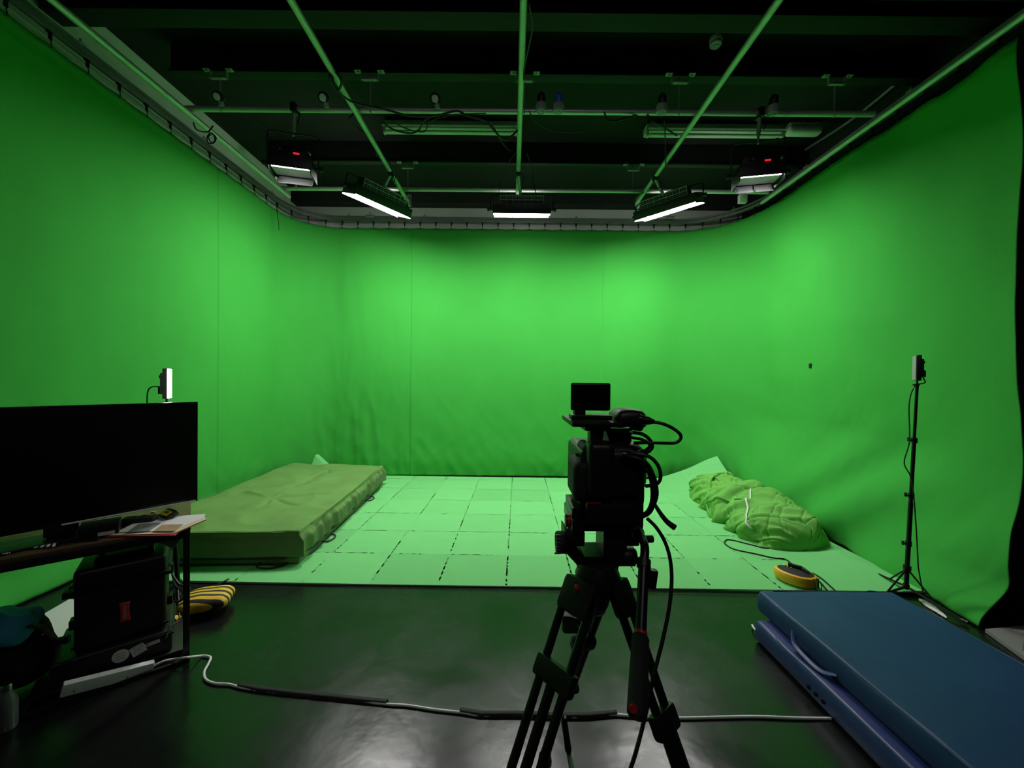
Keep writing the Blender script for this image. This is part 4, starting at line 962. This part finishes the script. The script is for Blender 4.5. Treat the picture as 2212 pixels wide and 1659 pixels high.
c = onT(274, 1140, TZ); b = MB(); b.soft((0.16, 0.07, 0.04), 0.018, lambda p: p+Vector((0,0,0.01*nz(p.x*30,p.y*30,0))), (8,5,2), Matrix.Translation(c+Vector((0.01,0.06,0.022))) @ rotz(0.35))
tag(b.build('cable_bag', 'rubber'), 'crumpled black pouch behind the papers on the table', 'pouch')
c = onT(352, 1128, TZ); root = thing('battery_pack', 'black battery pack with a bright yellow label behind the papers', 'battery', c)
X = Matrix.Translation(c+Vector((0,0.05,0.012))) @ rotz(-0.45) @ Matrix.Rotation(0.5,4,'X'); MB(X).box((0,0,0.022), (0.10,0.06,0.030), 0.005).build('case', 'black', root)
MB(X @ Matrix.Translation((0.0,-0.004,0.0380)) ).box((0,0,0), (0.078,0.034,0.002)).build('label', 'yellow2', root)
b = MB(X)
for k in range(9): b.box((-0.018+0.0045*k, 0.000, 0.0392), (0.002 if k%2 else 0.003, 0.014, 0.0006))
b.build('barcode', 'blackmatte', root)
p1, p2 = onT(137, 1171, TZ+0.006), onT(204, 1166, TZ+0.006); root = thing('marker_pen', 'black marker pen lying on the brown table edge', 'pen', p1)
MB().cyl(p1, p2, 0.006, n=10, bev=0.001).build('barrel', 'black', root); MB().cyl(p2, p2+(p2-p1)*0.12, 0.0065, n=10).build('cap', 'blackmetal', root)
for nm, lab, pts, grp in (('striped_card', 'black and white striped card lying near the middle of the table edge', ((66,1184),(74,1179),(128,1172),(126,1180)), 'a'), ('remote_control', 'black and white striped card at the far left of the table edge', ((2,1198),(6,1191),(26,1187),(24,1195)), 'b')):
    root = thing(nm if grp == 'a' else 'striped_card', lab, 'card', onT(*pts[0]))
    slab(MB(), pts, z0, 0.006).build('body', 'black', root)
    ptsw = [onT(x, y, z0+0.0065) for x, y in pts]
    c = sum(ptsw, Vector())/4
    for k in range(4):
        f0, f1 = 0.1+0.22*k, 0.1+0.22*k+0.13
        e = [ptsw[0].lerp(ptsw[3], f0), ptsw[0].lerp(ptsw[3], f1), ptsw[1].lerp(ptsw[2], f1), ptsw[1].lerp(ptsw[2], f0)]
        MB().poly(e, 0.0006, Vector((0,0,1))).build('stripe', 'paper', root)
c = onT(322, 1112, TZ); b = MB(); b.lathe(c+Vector((0,0.03,0)), c+Vector((0,0.03,1)), [(0,0.012),(0.01,0.012),(0.012,0.006)]); tag(b.build('bottle_cap', 'tan'), 'small copper-coloured cap on the table below the television', 'cap')

# ---------------------------------------------------------------- hard cases under the table
SZ = 0.042
def casebox(label, x0, x1, y0, y1, z0_, z1_, lid, name='equipment_case'):
    c = TM @ Vector(((x0+x1)/2, (y0+y1)/2, z0_)); root = thing(name, label, 'case', c)
    return root
# lower flat case: local x 0.13..0.74, y .06..0.44
lc = casebox('flat black hard case with pale stickers on the shelf under the table', 0.17, 0.76, 0.06, 0.46, SZ, 0.16, 0)
MB(TM).box((0.31, 0.30, SZ+0.061), (0.46, 0.40, 0.120), 0.014, seg=3).build('shell', 'black', lc)
b = MB(TM); b.box((0.31, 0.30, SZ+0.105), (0.475, 0.415, 0.010), 0.003); b.build('rim', 'blackmetal', lc)
fy = 0.30-0.20-0.0012
MB(TM).lathe((0.288, fy, SZ+0.062), (0.288, fy-1, SZ+0.062), [(0,0.034),(0.001,0.034),(0.0012,0.033)]).build('round_sticker', 'paper', lc)
MB(TM).box((0.220, fy, SZ+0.066), (0.058, 0.001, 0.052), 0, Matrix.Rotation(0.35,4,'Y')).build('square_sticker', 'paper', lc)
MB(TM).box((0.163, fy, SZ+0.078), (0.062, 0.001, 0.018), 0, Matrix.Rotation(0.1,4,'Y')).build('strip_sticker', 'paper', lc)
b = MB(TM)
for k in range(6): b.box((0.220+0.004*((k*37)%3-1), fy-0.0008, SZ+0.048+0.0075*k), (0.040, 0.0006, 0.0022), 0, Matrix.Rotation(0.35,4,'Y'))
for k in range(3): b.box((0.288, fy-0.0014, SZ+0.050+0.012*k), (0.034, 0.0006, 0.003))
b.box((0.183, fy-0.0008, SZ+0.078), (0.012,0.0006,0.010)); b.box((0.156, fy-0.0008, SZ+0.080), (0.030,0.0006,0.003)); b.build('sticker_print', 'greyprint', lc)
# big upright case on top of it
bc = casebox('tall black hard case with a red tag, standing on the flat case under the table', 0.20, 0.72, 0.10, 0.42, 0.17, 0.6, 0)
zb = SZ+0.124; HB = 0.43
MB(TM).box((0.285, 0.30, zb+HB*0.37), (0.36, 0.33, HB*0.74), 0.022, seg=3).build('shell', 'black', bc)
MB(TM).box((0.285, 0.30, zb+HB*0.87), (0.365, 0.335, HB*0.24), 0.025, seg=3).build('lid', 'black', bc)
b = MB(TM); b.box((0.285, 0.30, zb+HB*0.745), (0.395, 0.36, 0.020), 0.004); b.build('rim', 'blackmetal', bc)
MB(TM).box((0.285, 0.30, zb+0.035), (0.375, 0.345, 0.012), 0.003).build('base_rim', 'blackmetal', bc)
for xx in (0.475, 0.095):
    for zz_ in (0.30, 0.72):
        MB(TM).box((xx, 0.22, zb+HB*zz_), (0.03, 0.06, 0.05), 0.006).build('latch', 'blackmetal', bc)
MB(TM).box((0.492, 0.26, zb+HB*0.66), (0.05, 0.10, 0.035), 0.006).build('side_grip', 'black', bc)
b = MB(TM); hz = zb+HB; b.box((0.28, 0.26, hz+0.012), (0.24, 0.14, 0.03), 0.008); b.tube([(0.18,0.26,hz+0.02), (0.19,0.26,hz+0.05), (0.22,0.26,hz+0.058), (0.34,0.26,hz+0.058), (0.37,0.26,hz+0.05), (0.38,0.26,hz+0.02)], 0.012, n=10); b.build('carry_handle', 'black', bc)
b = MB(TM); fy2 = 0.30-0.165-0.001
def tagpt(u, v): return Vector((0.275+0.034*(u-0.5)*(1+0.35*(2*v-1)**2)+0.004*(v-0.5), fy2-0.001, zb+0.155+0.105*(v-0.5)))
b.grid(6, 10, tagpt); o = b.build('red_tag', 'redcard', bc); sd = o.modifiers.new('t','SOLIDIFY'); sd.thickness = 0.0012
b = MB(TM)
for k in range(7): b.box((0.275, fy2-0.0026, zb+0.122+0.011*k), (0.013, 0.0006, 0.006))
b.build('tag_print', 'tan', bc)
# power strip leaning in front of the flat case
qa, qb = P(133, 1490, 1.86), P(331, 1440, 2.10)
psc = thing('power_strip', 'white multi-socket power strip lying against the flat case under the table', 'power strip', (qa+qb)/2)
dxx = (qb-qa); Lp = dxx.length*1.0; up = Vector((0,0,1)); ex = dxx.normalized(); ey = up.cross(ex).normalized(); ez = ex.cross(ey)
X = Matrix.Identity(4)
for i in range(3): X[i][0] = ex[i]; X[i][1] = ey[i]; X[i][2] = ez[i]
X.translation = (qa+qb)/2; X = X @ Matrix.Rotation(0.10, 4, 'X')
MB(X).box((0,0,0), (Lp, 0.034, 0.062), 0.005, seg=3).build('body', 'white', psc)
for xx in (-Lp*0.37, Lp*0.20, Lp*0.42): MB(X).cyl((xx, -0.0165, -0.012), (xx, -0.0185, -0.012), 0.0028, n=10).build('screw', 'blackmatte', psc)
b = MB(X)
for k in range(4): b.box((-Lp*0.5+Lp*(0.2+0.2*k), 0, 0.0315), (0.028, 0.018, 0.002), 0.001)
b.build('socket', 'white', psc)
end = X @ Vector((Lp/2, 0, 0.004))
pts = [end, end+Vector((0.04,0.02,0.012)), P(375,1424,2.14), G(405,1420,0.05), G(432,1417,0.012), G(447,1417,0.010), G(455,1421,0.009), G(450,1434,0.009), G(441,1452,0.009), G(445,1468,0.009), G(465,1476,0.009), G(495,1478,0.009), G(520,1485,0.008), G(560,1492,0.0064), G(640,1501,0.0064), G(740,1511,0.0064), G(835,1521,0.008), G(880,1524,0.008), G(940,1533,0.008), G(995,1539,0.008), G(1040,1546,0.0064), G(1120,1546,0.0064), G(1200,1550,0.0064), G(1270,1549,0.0064), G(1330,1544,0.008), G(1400,1550,0.008), G(1480,1551,0.008), G(1560,1549,0.008), G(1640,1548,0.008), G(1720,1551,0.008), G(1795,1552,0.006)]
b = MB(); b.tube(pts, 0.0062, n=8, sub=5); tag(b.build('extension_lead', 'whitecable'), 'white mains cable running from the power strip across the black floor', 'cable')
def tape(label, pts):
    W_ = 0.020; P_ = [G(x, y, 0.0) for x, y in pts]
    def f(u, v):
        k = u*(len(P_)-1); i = min(int(k), len(P_)-2); p = P_[i].lerp(P_[i+1], k-i); d = (P_[i+1]-P_[i]).normalized(); s_ = Vector((-d.y, d.x, 0)); a = (v-0.5)*2
        return Vector((p.x, p.y, 0.0012+0.0175*math.exp(-(a/0.72)**6))) + s_*a*W_*(1+0.12*nz(u*30, v*2, 1))
    b = MB(); b.grid(60, 9, f); o = b.build('gaffer_tape', 'rubber', angle=80); tag(o, label, 'tape'); sd = o.modifiers.new('t','SOLIDIFY'); sd.thickness = 0.0008
tape('left stretch of black gaffer tape holding the white cable down', ((516,1484),(560,1492),(640,1501),(740,1511),(836,1521)))
tape('black gaffer tape holding the cable down between the tripod legs', ((994,1539),(1040,1546),(1120,1546),(1200,1550),(1270,1549),(1332,1544)))

# ---------------------------------------------------------------- lit LED on its stand, sandbag
def light_stand(label, base, topz, lean, nleg, spread, knobs=(0.35, 0.55, 0.85)):
    root = thing('light_stand', label, 'light stand', (base.x, base.y, base.z))
    top = Vector((base.x+lean, base.y, topz)); p0 = base+Vector((0,0,0.07))
    f = lambda t: p0.lerp(top, t)
    for a, b_, r in ((0,0.42,0.0145),(0.40,0.74,0.0120),(0.72,1.0,0.0095)): MB().cyl(f(a), f(b_), r, n=14).build('pole_section', 'blackmetal', root)
    for t_ in (0.215, 0.455, 0.73): 
        b = MB(); q = f(t_); b.cyl(q-Vector((0,0,0.018)), q+Vector((0,0,0.018)), 0.019, n=14); b.cyl(q, q+Vector((-0.045,-0.01,0.004)), 0.006); b.box(q+Vector((-0.052,-0.01,0.010)), (0.014,0.014,0.032), 0.005); b.build('collar', 'black', root)
    for a in spread:
        d = Vector((math.cos(a), math.sin(a), 0)); foot = base + d*nleg + Vector((0,0,0.008)); j = p0.lerp(foot, 0.55)
        b = MB(); b.tube([f(0.0), foot], 0.009, n=8, smooth=False); b.tube([f(0.09), j], 0.006, n=8, smooth=False); b.cyl(foot-d*0.02, foot+d*0.015, 0.012, n=10); b.build('leg', 'blackmetal', root)
    MB().cyl(f(0.085), f(0.105), 0.024, n=12).build('hub', 'black', root); MB().cyl(f(-0.01), f(0.012), 0.020, n=12).build('hub', 'black', root)
    return root, f, top
bR = G(1957, 1287, 0.014)
_, fR, topR = light_stand('black light stand on the right holding an unlit small LED panel', bR, P(1981, 834, bR.y).z, P(1981, 834, bR.y).x-bR.x, 0.33, (math.radians(190), math.radians(282), math.radians(75)))
def led(label, top, face, lit, H=0.19, W=0.13):
    root = thing('led_panel', label, 'LED light', top); up = Vector((0,0,1)); face = face.normalized(); sd = up.cross(face).normalized()
    X = Matrix.Identity(4)
    for i in range(3): X[i][0] = sd[i]; X[i][1] = face[i]; X[i][2] = up[i]
    X.translation = top+Vector((0,0,0.04+H/2))
    b = MB(X); b.box((0,0,0), (W, 0.026, H), 0.006); b.box((0,-0.018,0), (W*0.72, 0.02, H*0.7), 0.007); b.build('housing', 'greycee' if lit else 'black', root)
    b = MB(X); b.box((0,0.014,0), (W*0.92, 0.008, H*0.96), 0.002); b.build('light_face', 'led' if lit else 'greycee', root)
    b = MB(X); b.box((0,-0.032,H*0.22), (0.03,0.012,0.02), 0.003); b.box((0,-0.034,-H*0.22), (0.02,0.02,0.05), 0.004); b.build('dial', 'black', root)
    b = MB(); b.cyl(top, top+Vector((0,0,0.04)), 0.006); b.cyl(top+Vector((0,0,0.0)), top+Vector((0,0,0.02)), 0.013, n=12); b.cyl(top+Vector((-0.03,0,0.008)), top+Vector((0.0,0,0.008)), 0.007); b.build('tilt_mount', 'black', root)
    return root, X
led('small unlit grey LED panel on top of the right light stand', topR, Vector((-0.80,0.60,0)), False)
b = MB(); b.tube([topR+Vector((0.02,0,0.10)), topR+Vector((0.05,-0.01,0.03)), topR+Vector((0.0,-0.02,0.015)), topR+Vector((-0.05,-0.02,-0.02)), fR(0.9)+Vector((-0.062,-0.01,0)), fR(0.73)+Vector((-0.055,-0.02,0)), fR(0.62)+Vector((-0.075,-0.01,0)), fR(0.55)+Vector((-0.03,-0.02,0)), fR(0.45)+Vector((-0.01,-0.03,0)), fR(0.3)+Vector((0.03,-0.02,0)), fR(0.18)+Vector((0.05,-0.02,0)), fR(0.08)+Vector((0.06,-0.03,0)), Vector((bR.x+0.09, bR.y-0.06, 0.02)), Vector((bR.x+0.16, bR.y-0.10, 0.006))], 0.004, n=6)
tag(b.build('thin_cable', 'cable'), 'thin black cable hanging down the right light stand', 'cable')
bL = G(386, 1322, 0.0); 
tL = P(360, 868, bL.y)
_, fL, topL = light_stand('black light stand behind the television holding the lit LED panel', bL, tL.z, tL.x-bL.x, 0.40, (math.radians(-48), math.radians(200), math.radians(85)))
rt, XL_ = led('small lit LED panel glowing white above the television', topL-Vector((0,0,0.018)), Vector((0.84,0.54,0)), True, H=0.205)
b = MB(); c0 = XL_ @ Vector((0,-0.04,-0.02)); b.tube([c0, c0+Vector((-0.05,0,-0.005)), c0+Vector((-0.075,0,-0.04)), c0+Vector((-0.078,0,-0.14)), c0+Vector((-0.07,0,-0.4)), c0+Vector((-0.04,0,-0.9)), Vector((bL.x-0.05,bL.y-0.1,0.3)), Vector((bL.x-0.02,bL.y-0.15,0.02))], 0.004, n=6)
tag(b.build('thin_cable', 'cable'), 'thin black cable looping out of the back of the lit LED panel', 'cable')
def sandbag(label, c, L, W, H, rz, tilt, name='sandbag'):
    root = thing(name, label, 'sandbag', c)
    X = Matrix.Translation(c+Vector((0,0,H/2+0.01))) @ rotz(rz) @ Matrix.Rotation(tilt, 4, 'Y')
    def d(p):
        k = 1-0.35*(abs(p.x)/(L/2))**3; q = Vector((p.x, p.y*(1-0.12*(abs(p.x)/(L/2))**2), p.z*k*(1-0.3*(abs(p.y)/(W/2))**3))); q.z += 0.006*nz(p.x*12, p.y*12, 2); return q
    MB(X).soft((L, W, H), H*0.42, d, (10,8,3)).build('bag', 'hazard', root, angle=80)
    MB(X).tube([(-L*0.45,-0.03,H*0.1), (-L*0.5,-0.03,H*0.55), (-L*0.5,0.03,H*0.55), (-L*0.45,0.03,H*0.1)], 0.006, n=8, flat=0.4).build('carry_loop', 'rubber', root)
    return root
c = G(428, 1338, 0.0); sandbag('yellow and black striped sandbag on the floor behind the table leg', Vector((c.x-0.02, c.y+0.10, 0.012)), 0.29, 0.24, 0.11, 0.35, 0.0)
c = G(399, 1345, 0.0); sandbag('small dark end of a yellow striped sandbag on the left stand leg', Vector((c.x-0.05, c.y-0.02, 0.004)), 0.14, 0.10, 0.05, 1.2, 0.0)
b = MB(); b.tube([G(352,1190,0.5), G(368,1225,0.35)+Vector((0,0,0.0)), P(378,1262,2.35), P(396,1280,2.35), P(403,1310,2.3), P(390,1338,2.25), P(370,1352,2.2), P(358,1380,2.15)], 0.005, n=6); tag(b.build('tangled_cable', 'cable'), 'black cable looping down beside the tall case at the table leg', 'cable')
b = MB(); b.tube([P(372,1240,2.4), P(388,1262,2.38), P(410,1270,2.36), P(400,1290,2.3), P(380,1300,2.3), P(376,1280,2.3)], 0.006, n=6); tag(b.build('tangled_cable', 'cable'), 'short black cable curl between the case and the striped sandbag', 'cable')

# ---------------------------------------------------------------- things lower left
pz = 0.006
b = MB(); b.poly([G(60,1349,pz), G(150,1297,pz), G(205,1300,pz), G(205,1400,pz), G(128,1392,pz), G(100,1368,pz)], 0.010, Vector((0,0,1)))
tag(b.build('white_board', 'pod'), 'pale board lying on the floor behind the backpack and cases', 'board')
c = Vector((-2.42, 1.83, 0.0)); 
bk = thing('backpack', 'black backpack slumped on the floor under the table at far left', 'backpack', c)
def bagd(p): q = p.copy(); q += p.normalized()*0.05*nz(p.x*5, p.y*5, p.z*5); q.z += 0.03*math.cos(p.x*4); return q
cb = TM @ Vector((0.745, 0.28, 0))
MB().soft((0.40, 0.30, 0.34), 0.13, bagd, (10,8,8), Matrix.Translation((cb.x, cb.y, 0.195)) @ rotz(0.69)).build('body', 'blackmatte', bk, angle=80)
MB().tube([P(60,1352,1.90), P(88,1355,1.86), P(112,1372,1.86), P(125,1400,1.86), P(120,1430,1.86)], 0.014, n=8, flat=0.5).build('strap', 'rubber', bk)
MB().lathe(P(92,1371,1.84), P(92,1371,1.0), [(0,0.004),(0.003,0.004)]).build('buckle', 'silver', bk)
MB().box(P(132,1384,1.86), (0.06,0.03,0.03), 0.006, rotz(0.5)).build('clip', 'black', bk)
jc = P(-25, 1380, 1.82)
def jd(p): q = p.copy(); q += p.normalized()*0.035*(1-2*abs(nz(p.x*9+2*p.z, p.y*9, p.z*6))); return q
j = MB(); j.soft((0.22, 0.18, 0.10), 0.045, jd, (22,18,10), Matrix.Translation((jc.x-0.04, jc.y+0.06, jc.z+0.01)) @ rotz(0.5) @ Matrix.Rotation(0.2,4,'Y')); tag(j.build('jacket', 'jacket', angle=80), 'teal blue jacket heaped on the black backpack', 'jacket')
c = P(14, 1482, 1.74); b = MB(); root = thing('water_bottle', 'clear bottle with silver cap beside the backpack at the left edge', 'bottle', (c.x, c.y, 0.0))
M['clear'] = mat('clear_plastic', (0.10,0.11,0.11), 0.15, spec=0.6)
q = Vector((c.x, c.y, 0.002)); MB().lathe(q, q+Vector((0,0,1)), [(0,0.032),(0.01,0.035),(0.12,0.035),(c.z-0.05,0.030),(c.z-0.02,0.016)]).build('body', 'clear', root)
MB().lathe(Vector((c.x,c.y,c.z-0.018)), Vector((c.x,c.y,c.z+1)), [(0,0.019),(0.02,0.020),(0.028,0.017)]).build('cap', 'silver', root)

# ---------------------------------------------------------------- right-hand clutter
b = MB(); pts = [G(x, y, 0.02) for x, y in ((1985,1290),(2000,1300),(2020,1312),(2045,1330))]
def wd(u, v):
    k = u*3; i = min(int(k), 2); p = pts[i].lerp(pts[i+1], k-i); a = PI*v; r = 0.028*math.sin(PI*min(0.98,max(0.02,u)))+0.006
    return Vector((p.x+math.cos(a)*r*1.0+0.006*nz(u*9,v*9,1), p.y+math.cos(a)*r*0.6, 0.006+math.sin(a)*r*0.5+0.006*nz(u*14,v*6,2)))
b.grid(24, 12, wd); tag(b.build('crumpled_bag', 'paper', angle=80), 'crumpled white plastic at the foot of the right light stand', 'bag')
gc = G(2200, 1398, 0.03); b = MB(); b.poly([G(2128,1366,0.004), G(2300,1350,0.004), G(2420,1480,0.004), G(2230,1440,0.004)], 0.022, Vector((0,0,1)))
M['greyboard'] = mat('grey_board', (0.22, 0.21, 0.21), 0.6)
o = b.build('floor_panel', 'greyboard'); tag(o, 'flat grey board on the floor at the right edge beyond the blue mats', 'board')
gz = 0.028
root = thing('clamp_bar', 'shiny metal clamp standing on the pale case at the right edge', 'clamp', (gc.x-0.02, gc.y-0.01, gz))
b = MB(); q = Vector((gc.x-0.0, gc.y-0.03, gz)); b.cyl(q, q+Vector((0.01,0,0.05)), 0.012, n=12); b.cyl(q+Vector((-0.012,-0.01,0.025)), q+Vector((0.03,-0.01,0.05)), 0.006); b.build('jaw', 'silver', root)
MB().box(q+Vector((0.02,0,0.025)), (0.022,0.02,0.05), 0.004).build('body', 'blackmetal', root)
# small black clip on the right curtain
sq = P(1759, 790, 4.7); yy = 4.72
for s_ in ss:
    if s_ > SR0 and abs(path(s_)[0].y-4.71) < 0.02: sclip = s_
q = curtain_point(sclip, P(1759,790,4.71).z); b = MB(); b.box(q+Vector((-0.010,0,0)), (0.014,0.03,0.055), 0.004); tag(b.build('black_clip', 'black'), 'tiny black clip stuck on the right part of the green curtain', 'clip')
